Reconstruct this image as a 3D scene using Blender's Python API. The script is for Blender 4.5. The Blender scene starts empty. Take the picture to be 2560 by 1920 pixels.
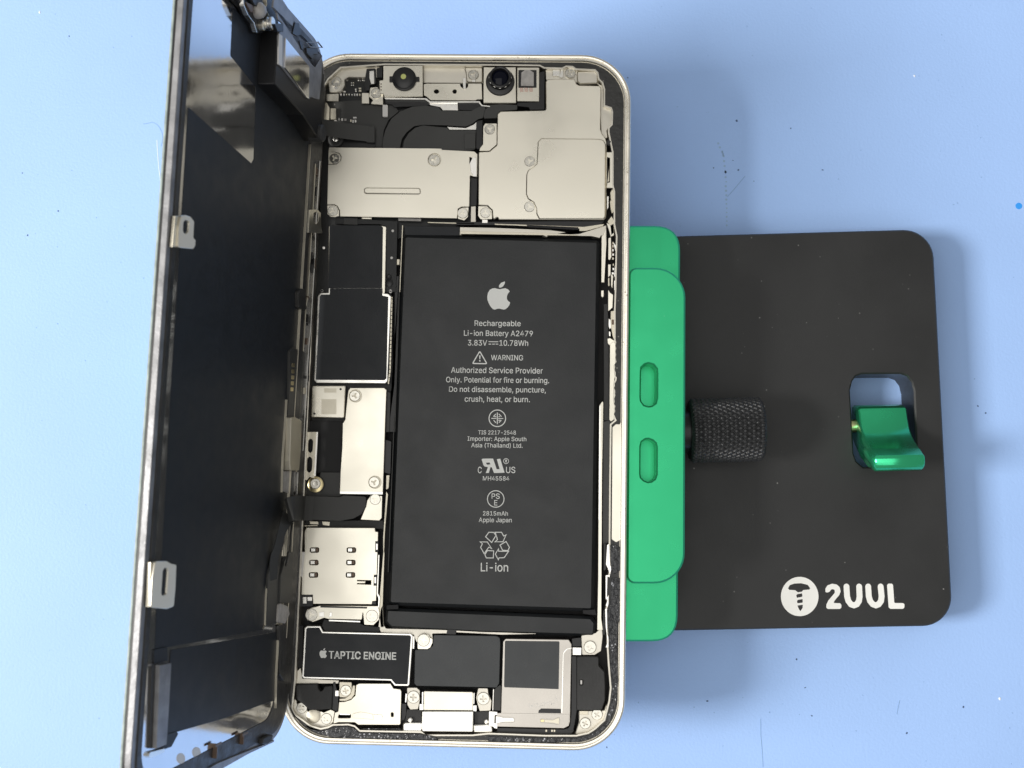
import bpy, bmesh, math, random
from mathutils import Vector, Matrix
random.seed(7)
S = 0.001                                   # the script works in millimetres
scn = bpy.context.scene
col = scn.collection
ZP = 31.0                                   # height of the phone's rim above the mat, mm

# ------------------------------------------------------------------ camera
R_WC = Matrix(((0.99932951, 0.01773841, -0.03202947), (-0.01497881, 0.99631666, 0.08443187), (0.03340918, -0.0838955, 0.99591434)))
CAM = Vector((19.699, -19.280, 251.467))
FPX, CX, CY = 3000.0, 1280.0, 960.0
cd = bpy.data.cameras.new('camera'); cam = bpy.data.objects.new('camera', cd); col.objects.link(cam)
cd.sensor_width = 36.0; cd.lens = FPX / 2560 * 36.0; cd.clip_start = 0.01; cd.clip_end = 20
cd.dof.use_dof = True; cd.dof.focus_distance = 0.253; cd.dof.aperture_fstop = 42
M = R_WC.transposed().to_4x4(); M.translation = (CAM + Vector((0, 0, ZP))) * S
cam.matrix_world = M
scn.camera = cam

# ------------------------------------------------------------------ world and lamps
w = bpy.data.worlds.new('World'); scn.world = w; w.use_nodes = True
bg = w.node_tree.nodes['Background']; bg.inputs[0].default_value = (1.0, 0.985, 0.95, 1); bg.inputs[1].default_value = 0.33


def area(name, loc, target, sx, sy, power, colr):
    l = bpy.data.lights.new(name, 'AREA'); l.shape = 'RECTANGLE'; l.size = sx; l.size_y = sy; l.energy = power; l.color = colr
    o = bpy.data.objects.new(name, l); col.objects.link(o); o.location = loc
    o.rotation_euler = (Vector(target) - Vector(loc)).to_track_quat('-Z', 'Y').to_euler()
    return o


area('bench_lamp', (-0.90, -0.13, 0.80), (0.05, 0, 0.0), 0.27, 0.30, 15.5, (1.0, 0.97, 0.92))
area('ceiling_panel', (-0.30, -0.27, 1.0), (-0.30, -0.27, 0.0), 1.0, 1.05, 4.6, (1.0, 0.985, 0.95))
scn.view_settings.view_transform = 'Standard'; scn.view_settings.look = 'None'; scn.view_settings.gamma = 1.0
scn.view_settings.exposure = 0.05; scn.view_settings.use_curve_mapping = False
scn.render.resolution_x = 1024; scn.render.resolution_y = 768


# ------------------------------------------------------------------ materials
def mat(name, base, rough=0.5, metal=0.0, noise=0.0, nscale=400.0, bump=0.0, bscale=2500.0, spec=0.5, rvar=0.0, specks=None, emis=None, stretch=None, coat=0.0, wave=None):
    m = bpy.data.materials.new(name); m.use_nodes = True
    nt = m.node_tree; b = nt.nodes['Principled BSDF']
    b.inputs['Base Color'].default_value = (*base, 1); b.inputs['Roughness'].default_value = rough
    b.inputs['Metallic'].default_value = metal; b.inputs['Specular IOR Level'].default_value = spec
    b.inputs['Coat Weight'].default_value = coat; b.inputs['Coat Roughness'].default_value = 0.15
    tc = nt.nodes.new('ShaderNodeTexCoord'); src = tc.outputs['Object']
    if stretch:
        mp = nt.nodes.new('ShaderNodeMapping'); mp.inputs['Scale'].default_value = stretch
        nt.links.new(src, mp.inputs['Vector']); src = mp.outputs[0]
    colr = None
    if noise or rvar:
        n = nt.nodes.new('ShaderNodeTexNoise'); n.inputs['Scale'].default_value = nscale; n.inputs['Detail'].default_value = 5
        nt.links.new(src, n.inputs['Vector'])
        if noise:
            r = nt.nodes.new('ShaderNodeMapRange'); r.inputs[1].default_value = 0.25; r.inputs[2].default_value = 0.75
            r.inputs[3].default_value = 1 - noise; r.inputs[4].default_value = 1 + noise
            nt.links.new(n.outputs[0], r.inputs[0])
            mx = nt.nodes.new('ShaderNodeMix'); mx.data_type = 'RGBA'; mx.blend_type = 'MULTIPLY'; mx.inputs[0].default_value = 1
            mx.inputs[6].default_value = (*base, 1); nt.links.new(r.outputs[0], mx.inputs[7]); colr = mx.outputs[2]
        if rvar:
            r2 = nt.nodes.new('ShaderNodeMapRange'); r2.inputs[1].default_value = 0.3; r2.inputs[2].default_value = 0.7
            r2.inputs[3].default_value = max(0.02, rough - rvar); r2.inputs[4].default_value = rough + rvar
            nt.links.new(n.outputs[0], r2.inputs[0]); nt.links.new(r2.outputs[0], b.inputs['Roughness'])
    if specks:
        sc, th, sc_col = specks
        v = nt.nodes.new('ShaderNodeTexVoronoi'); v.inputs['Scale'].default_value = sc
        nt.links.new(tc.outputs['Object'], v.inputs['Vector'])
        r = nt.nodes.new('ShaderNodeMapRange'); r.inputs[1].default_value = th; r.inputs[2].default_value = th * 0.55
        nt.links.new(v.outputs['Distance'], r.inputs[0])
        n2 = nt.nodes.new('ShaderNodeTexNoise'); n2.inputs['Scale'].default_value = sc * 0.23
        nt.links.new(tc.outputs['Object'], n2.inputs['Vector'])
        r3 = nt.nodes.new('ShaderNodeMapRange'); r3.inputs[1].default_value = 0.52; r3.inputs[2].default_value = 0.66
        nt.links.new(n2.outputs[0], r3.inputs[0])
        mu = nt.nodes.new('ShaderNodeMath'); mu.operation = 'MULTIPLY'
        nt.links.new(r.outputs[0], mu.inputs[0]); nt.links.new(r3.outputs[0], mu.inputs[1])
        mx = nt.nodes.new('ShaderNodeMix'); mx.data_type = 'RGBA'
        nt.links.new(mu.outputs[0], mx.inputs[0])
        if colr: nt.links.new(colr, mx.inputs[6])
        else: mx.inputs[6].default_value = (*base, 1)
        mx.inputs[7].default_value = (*sc_col, 1); colr = mx.outputs[2]
    if colr: nt.links.new(colr, b.inputs['Base Color'])
    if bump:
        n3 = nt.nodes.new('ShaderNodeTexNoise'); n3.inputs['Scale'].default_value = bscale; n3.inputs['Detail'].default_value = 3
        nt.links.new(src, n3.inputs['Vector'])
        bp = nt.nodes.new('ShaderNodeBump'); bp.inputs['Strength'].default_value = bump; bp.inputs['Distance'].default_value = 0.0002
        nt.links.new(n3.outputs[0], bp.inputs['Height']); nt.links.new(bp.outputs[0], b.inputs['Normal'])
    if wave:
        n4 = nt.nodes.new('ShaderNodeTexNoise'); n4.inputs['Scale'].default_value = wave[0]; n4.inputs['Detail'].default_value = 2
        nt.links.new(tc.outputs['Object'], n4.inputs['Vector'])
        b4 = nt.nodes.new('ShaderNodeBump'); b4.inputs['Strength'].default_value = wave[1]; b4.inputs['Distance'].default_value = wave[2]
        nt.links.new(n4.outputs[0], b4.inputs['Height'])
        if bump: nt.links.new(b4.outputs[0], bp.inputs['Normal'])
        else: nt.links.new(b4.outputs[0], b.inputs['Normal'])
    return m


MT = {
    'mat': mat('blue_silicone', (0.34, 0.515, 0.87), 0.55, noise=0.06, nscale=16, bump=0.30, bscale=1500, spec=0.35),
    'cream': mat('nickel_sheet', (0.83, 0.79, 0.685), 0.33, 1.0, noise=0.05, nscale=48, rvar=0.13),
    'cream2': mat('nickel_dull', (0.74, 0.69, 0.57), 0.45, 1.0, noise=0.05, nscale=160, bump=0.06, bscale=2500, rvar=0.06),
    'bright': mat('bright_steel', (0.93, 0.91, 0.86), 0.28, 1.0, noise=0.03, nscale=300, rvar=0.06),
    'rim': mat('anodised_rim', (0.88, 0.84, 0.75), 0.30, 1.0, noise=0.07, nscale=180, rvar=0.10, specks=(900, 0.22, (0.34, 0.30, 0.24))),
    'midframe': mat('milled_aluminium', (0.70, 0.665, 0.585), 0.42, 1.0, noise=0.09, nscale=220, rvar=0.08),
    'speaker_metal': mat('speaker_steel', (0.52, 0.49, 0.45), 0.34, 1.0, noise=0.06, nscale=120, bump=0.06, bscale=2400, rvar=0.08),
    'screw': mat('screw_steel', (0.66, 0.635, 0.57), 0.24, 1.0, noise=0.06, nscale=900, rvar=0.08),
    'gold': mat('brass_washer', (0.78, 0.66, 0.38), 0.30, 1.0, noise=0.05, nscale=500),
    'film': mat('black_film', (0.014, 0.0165, 0.0205), 0.50, noise=0.06, nscale=260, bump=0.10, bscale=4200, rvar=0.05, spec=0.42, wave=(45, 0.10, 0.0010)),
    'battery': mat('battery_pouch', (0.012, 0.0140, 0.0160), 0.38, noise=0.05, nscale=130, bump=0.10, bscale=4000, rvar=0.05, wave=(60, 0.35, 0.0012)),
    'film2': mat('sheened_black_film', (0.036, 0.041, 0.045), 0.30, noise=0.05, nscale=260, bump=0.08, bscale=4200, rvar=0.05),  # black film with the ceiling's sheen painted in as a lighter blue-grey base
    'flex': mat('flex_cable', (0.044, 0.044, 0.042), 0.48, noise=0.06, nscale=240, bump=0.08, bscale=3500),
    'board': mat('circuit_board', (0.012, 0.013, 0.014), 0.45, noise=0.15, nscale=500, bump=0.1, bscale=3000),
    'rubber': mat('black_rubber', (0.034, 0.034, 0.034), 0.6, noise=0.12, nscale=500, bump=0.25, bscale=2200),
    'void': mat('graphite_floor', (0.006, 0.006, 0.007), 0.6, noise=0.1, nscale=500),
    'glue': mat('adhesive_gasket', (0.026, 0.026, 0.025), 0.45, noise=0.25, nscale=700, bump=0.45, bscale=1500, rvar=0.15, specks=(1100, 0.20, (0.26, 0.25, 0.22))),
    'glue_lumpy': mat('torn_adhesive', (0.028, 0.029, 0.032), 0.20, noise=0.4, nscale=900, bump=1.0, bscale=1500, rvar=0.12, specks=(1500, 0.33, (0.55, 0.56, 0.60)), wave=(900, 1.0, 0.0004)),  # pale specks paint the sparkle of the lumps into the colour
    'print': mat('white_print', (0.88, 0.89, 0.86), 0.5),
    'plate': mat('black_anodised_plate', (0.022, 0.0225, 0.0232), 0.40, noise=0.20, nscale=40, bump=0.14, bscale=5200, rvar=0.12, spec=0.38, specks=(420, 0.085, (0.26, 0.26, 0.25))),
    'logo': mat('white_logo_print', (0.80, 0.80, 0.77), 0.5, noise=0.03, nscale=300),
    'green': mat('green_anodised', (0.038, 0.45, 0.20), 0.30, 0.85, noise=0.04, nscale=200, rvar=0.04, specks=(500, 0.05, (0.35, 0.6, 0.45))),
    'green_gloss': mat('green_anodised_gloss', (0.05, 0.56, 0.26), 0.24, 0.85, noise=0.04, nscale=200, rvar=0.05),
    'knurl': mat('black_knurl', (0.040, 0.041, 0.043), 0.36, 0.5, noise=0.2, nscale=700),
    'mirror': mat('display_back_steel', (0.84, 0.84, 0.85), 0.10, 1.0, noise=0.05, nscale=90, bump=0.03, bscale=900, rvar=0.04),
    'bezel': mat('display_bezel', (0.035, 0.034, 0.033), 0.42, noise=0.35, nscale=420, bump=0.4, bscale=1300, rvar=0.12),
    'bezel_grey': mat('display_grey_edge', (0.27, 0.27, 0.28), 0.42, 0.4, noise=0.35, nscale=300, bump=0.25, bscale=1400),
    'glass': mat('cover_glass', (0.010, 0.011, 0.012), 0.06, spec=0.6, coat=0.3),
    'glass_edge': mat('glass_edge', (0.34, 0.40, 0.38), 0.2, noise=0.3, nscale=600),
    'lens': mat('lens_glass', (0.002, 0.003, 0.010), 0.06, spec=0.18),
    'blackpl': mat('black_plastic', (0.010, 0.010, 0.011), 0.35, noise=0.08, nscale=500),
    'yellow': mat('yellow_emitter', (0.62, 0.66, 0.22), 0.4),
    'pad': mat('grey_pad', (0.42, 0.40, 0.38), 0.5, noise=0.2, nscale=900, bump=0.2),
    'pink': mat('pink_contact', (0.62, 0.47, 0.40), 0.4, 0.5),
    'white': mat('white_part', (0.75, 0.73, 0.70), 0.5),
    'white_metal': mat('white_metal', (0.97, 0.96, 0.92), 0.30, 1.0, noise=0.03, nscale=300),
    'brown': mat('brown_contact', (0.16, 0.11, 0.08), 0.4, 0.4),
    'bluedot': mat('blue_ink', (0.03, 0.30, 0.85), 0.5),
    'speck_dark': mat('dark_grit', (0.06, 0.10, 0.20), 0.7),
    'speck_mid': mat('dull_grit', (0.25, 0.40, 0.66), 0.7),
    'speck_faint': mat('faint_scuff', (0.29, 0.44, 0.66), 0.7),
    'speck_light': mat('pale_grit', (0.85, 0.88, 0.90), 0.6),
}
for k in MT: MT[k].diffuse_color = (0.5, 0.5, 0.5, 1)


# ------------------------------------------------------------------ frames: a pixel gives a ray; each frame says which plane it meets
class Frame:
    def __init__(s, o, ax):
        s.o = Vector(o); s.ax = [Vector(a).normalized() for a in ax]

    def hit(s, px, py, w=0.0):
        d = R_WC.transposed() @ Vector(((px - CX) / FPX, -(py - CY) / FPX, -1.0))
        n = s.ax[2]; o = s.o + n * w
        p = CAM + d * ((o - CAM).dot(n) / d.dot(n)) - s.o
        return (p.dot(s.ax[0]), p.dot(s.ax[1]))

    def pts(s, l, w=0.0):
        return [s.hit(x, y, w) for x, y in l]

    def matrix(s):
        m = Matrix([[s.ax[j][i] for j in range(3)] for i in range(3)]).to_4x4()
        m.translation = (s.o + Vector((0, 0, ZP))) * S
        return m


PH = Frame((0, 0, 0), ((1, 0, 0), (0, 1, 0), (0, 0, 1)))
AN = 0.0393
HO = Frame((0, 0, -21.0), ((math.cos(AN), math.sin(AN), 0), (-math.sin(AN), math.cos(AN), 0), (0, 0, 1)))
_al = Vector((0.02742214, 0.99962039, 0.00266652)); _ac = Vector((-0.1330, 0.0010, 0.9911))
FL = Frame((-33.6, -70.884, 0.801), (_ac, _al, _al.cross(_ac)))      # u from hinge to free edge, v up the screen, w out of its back
# u,v,w must be right-handed for a rotation: use (v, -u?) ordering below
FLR = Frame((-33.6, -70.884, 0.801), (-_ac, _al, _al.cross(_ac)))    # u is then negative towards the free edge
GR = Frame((0, 0, -31.0), ((1, 0, 0), (0, 1, 0), (0, 0, 1)))

ZO = {'A': (760, 100, .23508), 'B': (1120, 100, .23508), 'C': (740, 340, .23508), 'D': (1140, 340, .23508), 'E': (700, 690, .23508),
      'F': (680, 1040, .23508), 'G': (660, 1380, .23508), 'P': (420, 0, .19892), 'Q': (360, 300, .23508), 'R': (340, 660, .23508),
      'S': (320, 1000, .23508), 'T': (300, 1380, .23508), 'U': (290, 1600, .217), 'V': (1400, 480, .18083), 'W': (1400, 760, .18083),
      'X': (1000, 660, .23508), 'Y': (1000, 1010, .23508), 'H': (940, 1290, .28029), 'I': (1660, 900, .18083), 'J': (2060, 900, .18085),
      'K': (1900, 1380, .27125), 'L': (1460, 1280, .20492), 'M': (1640, 500, .41591), 'N': (1000, 1560, .18085), 'O': (1220, 1560, .20498),
      'Z': (680, 1660, .18987), 'p': (560, 0, .13562), 'w': (1460, 1000, .18077), 'l': (0, 0, .4219), 't': (1560, 0, .4521), 'b': (1500, 1500, .4792),
      '-': (0, 0, 1.0)}


def z(k, *l):
    x0, y0, s = ZO[k]
    return [(x0 + s * x, y0 + s * y) for x, y in l]


def zr(k, x0, y0, x1, y1):
    return z(k, (x0, y0), (x1, y0), (x1, y1), (x0, y1))


# ------------------------------------------------------------------ 2D helpers
def sarea(p):
    return 0.5 * sum(p[i][0] * p[(i + 1) % len(p)][1] - p[(i + 1) % len(p)][0] * p[i][1] for i in range(len(p)))


def ccw(p):
    return list(p) if sarea(p) > 0 else list(reversed(p))


def dedupe(p, e=1e-4):
    o = []
    for q in p:
        if not o or (q[0] - o[-1][0]) ** 2 + (q[1] - o[-1][1]) ** 2 > e * e: o.append(q)
    while len(o) > 1 and (o[0][0] - o[-1][0]) ** 2 + (o[0][1] - o[-1][1]) ** 2 < e * e: o.pop()
    return o


def rp(p, r, seg=4, closed=True):
    """round every corner of a polygon (or polyline)"""
    p = dedupe(p); n = len(p); out = []
    for i in range(n):
        if not closed and i in (0, n - 1): out.append(p[i]); continue
        a, b, c = Vector(p[i - 1]), Vector(p[i]), Vector(p[(i + 1) % n])
        d1, d2 = a - b, c - b
        l1, l2 = d1.length, d2.length
        if l1 < 1e-6 or l2 < 1e-6: continue
        d1 /= l1; d2 /= l2
        ang = d1.angle(d2, 0)
        if ang > 3.05: out.append(tuple(b)); continue
        t = min(r / max(math.tan(ang / 2), 1e-3), l1 * 0.48, l2 * 0.48)
        p0, p1 = b + d1 * t, b + d2 * t
        for k in range(seg + 1):
            s = k / seg
            q = p0 * (1 - s) ** 2 + b * 2 * s * (1 - s) + p1 * s * s
            out.append((q.x, q.y))
    return dedupe(out)


def offset(p, d):
    """move the outline of a ccw polygon inwards by d"""
    n = len(p); out = []
    for i in range(n):
        a, b, c = Vector(p[i - 1]), Vector(p[i]), Vector(p[(i + 1) % n])
        e1 = (b - a).normalized(); e2 = (c - b).normalized()
        n1 = Vector((-e1.y, e1.x)); n2 = Vector((-e2.y, e2.x))
        m = n1 + n2
        if m.length < 1e-6: m = n1
        m.normalize(); k = d / max(m.dot(n1), 0.45)
        out.append((b.x + m.x * k, b.y + m.y * k))
    return out


def circ(cx, cy, r, n=28, ry=None):
    return [(cx + r * math.cos(2 * math.pi * i / n), cy + (ry or r) * math.sin(2 * math.pi * i / n)) for i in range(n)]


def rrect(x0, y0, x1, y1, r, seg=10):
    out = []
    for cx, cy, a0 in ((x1 - r, y1 - r, 0), (x0 + r, y1 - r, 90), (x0 + r, y0 + r, 180), (x1 - r, y0 + r, 270)):
        for k in range(seg + 1):
            a = math.radians(a0 + 90 * k / seg); out.append((cx + r * math.cos(a), cy + r * math.sin(a)))
    return out


def stroke(p, wd, closed=False, cap=True):
    """outline polygon of a stroked polyline (open) or (outer, inner) loops (closed)"""
    h = wd / 2
    if closed:
        q = ccw(p); return offset(q, -h), offset(q, h)
    L, Rr = [], []
    n = len(p)
    for i in range(n):
        a = Vector(p[max(i - 1, 0)]); b = Vector(p[i]); c = Vector(p[min(i + 1, n - 1)])
        e1 = (b - a).normalized() if i else (c - b).normalized()
        e2 = (c - b).normalized() if i < n - 1 else e1
        n1 = Vector((-e1.y, e1.x)); m = (n1 + Vector((-e2.y, e2.x)))
        m = m.normalized() if m.length > 1e-6 else n1
        k = h / max(m.dot(n1), 0.35)
        L.append((b.x + m.x * k, b.y + m.y * k)); Rr.append((b.x - m.x * k, b.y - m.y * k))
    out = list(L)
    if cap:
        e = (Vector(p[-1]) - Vector(p[-2])).normalized(); a0 = math.atan2(e.y, e.x) + math.pi / 2
        out += [(p[-1][0] + h * math.cos(a0 - math.pi * k / 6), p[-1][1] + h * math.sin(a0 - math.pi * k / 6)) for k in range(1, 6)]
    out += list(reversed(Rr))
    if cap:
        e = (Vector(p[0]) - Vector(p[1])).normalized(); a0 = math.atan2(e.y, e.x) + math.pi / 2
        out += [(p[0][0] + h * math.cos(a0 - math.pi * k / 6), p[0][1] + h * math.sin(a0 - math.pi * k / 6)) for k in range(1, 6)]
    return out


# ------------------------------------------------------------------ mesh helpers
def add_prism(bm, poly, z0, z1, ch=0.0, holes=(), hch=None):
    """extruded outline from z0 up to z1, top edge chamfered by ch; holes go right through"""
    poly = ccw(dedupe(poly)); hch = ch if hch is None else hch
    fill_loops = []

    def wall(lp, c, flip):
        top = offset(lp, c) if c else lp
        rings = [[bm.verts.new((x, y, z0)) for x, y in lp], [bm.verts.new((x, y, z1 - c)) for x, y in lp]]
        if c: rings.append([bm.verts.new((x, y, z1)) for x, y in top])
        for a, b in zip(rings, rings[1:]):
            for i in range(len(a)):
                j = (i + 1) % len(a); f = [a[i], a[j], b[j], b[i]]
                bm.faces.new(f if not flip else f[::-1])
        return rings[0], rings[-1]
    b0, t0 = wall(poly, ch, False)
    if not holes:
        bm.faces.new(t0); bm.faces.new(b0[::-1])
        return
    tops, bots = [t0], [b0]
    for h in holes:
        hb, ht = wall(list(reversed(ccw(dedupe(h)))), hch, False)
        tops.append(ht); bots.append(hb)
    for loops, sgn in ((tops, 1), (bots, -1)):
        ed = []
        for lp in loops:
            for i in range(len(lp)):
                e = bm.edges.get((lp[i], lp[(i + 1) % len(lp)])) or bm.edges.new((lp[i], lp[(i + 1) % len(lp)]))
                ed.append(e)
        r = bmesh.ops.triangle_fill(bm, use_beauty=True, use_dissolve=False, edges=ed, normal=(0, 0, sgn))
        for g in r['geom']:
            if isinstance(g, bmesh.types.BMFace):
                g.normal_update()
                if g.normal.z * sgn < 0: g.normal_flip()


def add_box(bm, c, sx, sy, sz):
    bmesh.ops.create_cube(bm, size=1, matrix=Matrix.Translation(c) @ Matrix.Diagonal((sx, sy, sz, 1)))


def add_lathe(bm, prof, n=36, mtx=None):
    """profile of (r, h) turned about local z"""
    rings = []
    for r, h in prof:
        if r < 1e-6: rings.append([bm.verts.new((0, 0, h))])
        else: rings.append([bm.verts.new((r * math.cos(2 * math.pi * i / n), r * math.sin(2 * math.pi * i / n), h)) for i in range(n)])
    vs = [v for q in rings for v in q]
    for a, b in zip(rings, rings[1:]):
        for i in range(n):
            j = (i + 1) % n
            if len(a) == 1 and len(b) == 1: continue
            if len(a) == 1: bm.faces.new((a[0], b[j], b[i]))
            elif len(b) == 1: bm.faces.new((a[i], a[j], b[0]))
            else: bm.faces.new((a[i], a[j], b[j], b[i]))
    if mtx is not None: bmesh.ops.transform(bm, matrix=mtx, verts=vs)


def add_sweep(bm, path, wd, th, ups=None):
    """a flat ribbon along 3D points; wd across, th thick; ups = side direction per point"""
    rings = []
    for i, p in enumerate(path):
        p = Vector(p); a = Vector(path[max(i - 1, 0)]); b = Vector(path[min(i + 1, len(path) - 1)])
        t = (b - a).normalized(); sd = Vector(ups[i] if ups else (0, 1, 0)).normalized()
        nn = t.cross(sd).normalized(); sd = nn.cross(t).normalized()
        ww = wd[i] if isinstance(wd, (list, tuple)) else wd
        rings.append([bm.verts.new(p + sd * (ww / 2 * sx) + nn * (th / 2 * sy)) for sx, sy in ((-1, -1), (1, -1), (1, 1), (-1, 1))])
    for a, b in zip(rings, rings[1:]):
        for i in range(4):
            j = (i + 1) % 4; bm.faces.new((a[i], a[j], b[j], b[i]))
    bm.faces.new(rings[0][::-1]); bm.faces.new(rings[-1])


def to_mesh(bm, name, mt, smooth=35):
    bmesh.ops.recalc_face_normals(bm, faces=bm.faces[:])
    bmesh.ops.scale(bm, vec=(S, S, S), verts=bm.verts[:])
    me = bpy.data.meshes.new(name); bm.to_mesh(me); bm.free()
    me.materials.append(MT[mt])
    for p in me.polygons: p.use_smooth = True
    me.set_sharp_from_angle(angle=math.radians(smooth))
    return me


def obj(name, me, parent=None, loc=None):
    o = bpy.data.objects.new(name, me); col.objects.link(o)
    if parent: o.parent = parent
    if loc: o.location = Vector(loc) * S
    return o


def part(name, parent, mt, build, smooth=35, label=None):
    bm = bmesh.new(); build(bm)
    o = obj(name, to_mesh(bm, name, mt, smooth), parent)
    if label: o['label'] = label
    return o


def plate(name, parent, mt, fr, px, z1, th=0.3, r=0.0, ch=0.05, holes=(), hr=0.0, label=None, z0=None, seg=4, local=False):
    """a sheet traced in the photograph and laid at height z1 of its frame"""
    p = px if local else fr.pts(px, z1)
    if r: p = rp(ccw(p), r, seg)
    hs = []
    for h in holes:
        q = h if local else fr.pts(h, z1)
        hs.append(rp(ccw(q), hr, seg) if hr else q)
    return part(name, parent, mt, lambda bm: add_prism(bm, p, z1 - th if z0 is None else z0, z1, ch, hs), label=label)


def thing(name, label, cat, fr, base_w=0.0):
    o = bpy.data.objects.new(name, None); col.objects.link(o); o.empty_display_size = 0.01
    m = fr.matrix(); m.translation = m.translation + m.to_3x3() @ Vector((0, 0, base_w * S))
    o.matrix_world = m; o['label'] = label; o['category'] = cat
    return o


# text: Blender's own font, turned into a mesh and fitted to the measured line
_cap = {}
try:
    FONT = bpy.data.fonts.load(bpy.utils.system_resource('DATAFILES', path='fonts') + '/Inter.woff2')
except Exception:
    FONT = None



def text_mesh(s, bold=0.0):
    cu = bpy.data.curves.new('lettering', 'FONT'); cu.body = s; cu.size = 1; cu.offset = bold if FONT is None else 0.0
    if FONT: cu.font = FONT
    cu.resolution_u = 4
    to = bpy.data.objects.new('lettering_tmp', cu); col.objects.link(to)
    dg = bpy.context.evaluated_depsgraph_get(); me = bpy.data.meshes.new_from_object(to.evaluated_get(dg))
    bpy.data.objects.remove(to); bpy.data.curves.remove(cu)
    return me


def text(s, parent, fr, zk, x0, x1, ytop, ybase, wv, mt='print', bold=0.012, name='printed_line', dyr=0.0):
    me = text_mesh(s, bold)
    if 'H' not in _cap:
        h = text_mesh('H'); _cap['H'] = max(v.co.y for v in h.vertices); bpy.data.meshes.remove(h)
    a = Vector(fr.hit(*z(zk, (x0, ybase))[0], wv)); b = Vector(fr.hit(*z(zk, (x1, ybase + dyr))[0], wv)); c = Vector(fr.hit(*z(zk, (x0, ytop))[0], wv))
    mn = min(v.co.x for v in me.vertices); mxx = max(v.co.x for v in me.vertices)
    if FONT:
        bmt = bmesh.new(); bmt.from_mesh(me); nv = {}
        for e in bmt.edges:
            if len(e.link_faces) != 1: continue
            lp = e.link_loops[0]; f = e.link_faces[0]; f.normal_update()
            d = lp.link_loop_next.vert.co - lp.vert.co
            n = Vector((d.y, -d.x, 0)) * (1 if f.normal.z > 0 else -1)
            if n.length > 1e-9:
                n.normalize()
                for vv in e.verts: nv[vv] = nv.get(vv, Vector()) + n
        for vv, n in nv.items():
            if n.length > 1e-6: vv.co += n.normalized() * bold
        bmt.to_mesh(me); bmt.free()
    ex = (b - a) / (mxx - mn); sy = (c - a).length / _cap['H']
    ey = Vector((-ex.y, ex.x)).normalized() * sy
    for v in me.vertices:
        q = a + ex * (v.co.x - mn) + ey * v.co.y
        v.co = (q.x * S, q.y * S, wv * S)
    me.materials.clear(); me.materials.append(MT[mt]); me.name = name
    return obj(name, me, parent)


def flat(name, parent, fr, mt, polys, wv, th=0.012):
    """flat print made of several outlines; an outline may be (outer, hole, hole...)"""
    def b(bm):
        for p in polys:
            if isinstance(p, tuple): add_prism(bm, p[0], wv - th, wv, 0, p[1:])
            else: add_prism(bm, p, wv - th, wv, 0)
    return part(name, parent, mt, b)


# ================================================================== the mat
def b_mat(bm):
    n = 2
    add_prism(bm, rrect(-430, -380, 470, 400, 12), -3.0, 0.0, 0.4)


work_mat = part('work_mat', None, 'mat', b_mat)
work_mat['kind'] = 'structure'; work_mat['label'] = 'light blue silicone work mat under the phone and its holder'
work_mat.location = (0, 0, 0)


# ================================================================== the holder
ho = thing('phone_holder', 'black and green metal repair clamp holding the opened phone', 'clamp', HO, -10.0)
HB = -10.0                                      # holder parts are built relative to the mat


def hz(v): return v - HB                        # height above plate top -> local


class _HF(Frame):
    pass


HOL = Frame((0, 0, -31.0), HO.ax)               # local frame of the holder, w = 0 on the mat
PT = 10.0                                       # plate top above the mat
hole_px = z('J', (362, 420), (390, 300), (440, 225), (520, 195), (1060, 192), (1150, 225), (1215, 310), (1245, 430), (1278, 1250), (1240, 1390), (1160, 1470), (540, 1480), (450, 1400), (412, 1290))
plate('base_plate', ho, 'plate', HOL, rrect(-46, -52.84, 107.34, 36.4, 6.6), PT, z0=0.0, ch=0.35, local=True, holes=[HOL.pts(hole_px, PT)], seg=6)
# jaws
LJ, UJ = 31 - 7.6, 31 - 1.6                     # tops of the lower and upper jaw above the mat
lj = z('-', (1500, 564)) + z('V', (1340, 465), (1665, 500)) + z('V', (1665, 760), (1660, 1180)) + z('L', (1150, 740), (1142, 1290)) + z('L', (1120, 1580), (800, 1582)) + z('-', (1500, 1604))
ljl = HOL.pts(lj, LJ)
ljl = [HOL.hit(1480, 564, LJ), HOL.hit(1701, 564, LJ), HOL.hit(1694, 1604, LJ), HOL.hit(1480, 1604, LJ)]
lower = rp(ccw(ljl), 5.6, 8)
slots = [z('W', (1122, 940), (1128, 880), (1175, 835), (1225, 822), (1290, 840), (1335, 895), (1340, 945), (1338, 1300), (1320, 1370), (1270, 1405), (1225, 1412), (1165, 1395), (1125, 1340), (1118, 1290)),
         z('w', (785, 640), (800, 580), (850, 545), (890, 540), (945, 560), (990, 600), (1002, 660), (1000, 1030), (980, 1090), (930, 1125), (885, 1132), (830, 1110), (790, 1070), (782, 1020))]
part('lower_jaw', ho, 'green', lambda bm: add_prism(bm, lower, LJ - 5.0, LJ, 0.4))
ujp = [HOL.hit(1572, 669, UJ), HOL.hit(1714, 669, UJ), HOL.hit(1712, 1459, UJ), HOL.hit(1566.5, 1459, UJ)]
uj = []
for i, q in enumerate(rp(ccw(ujp), 1.6, 6)): uj.append(q)
up = ccw(ujp)
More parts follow.
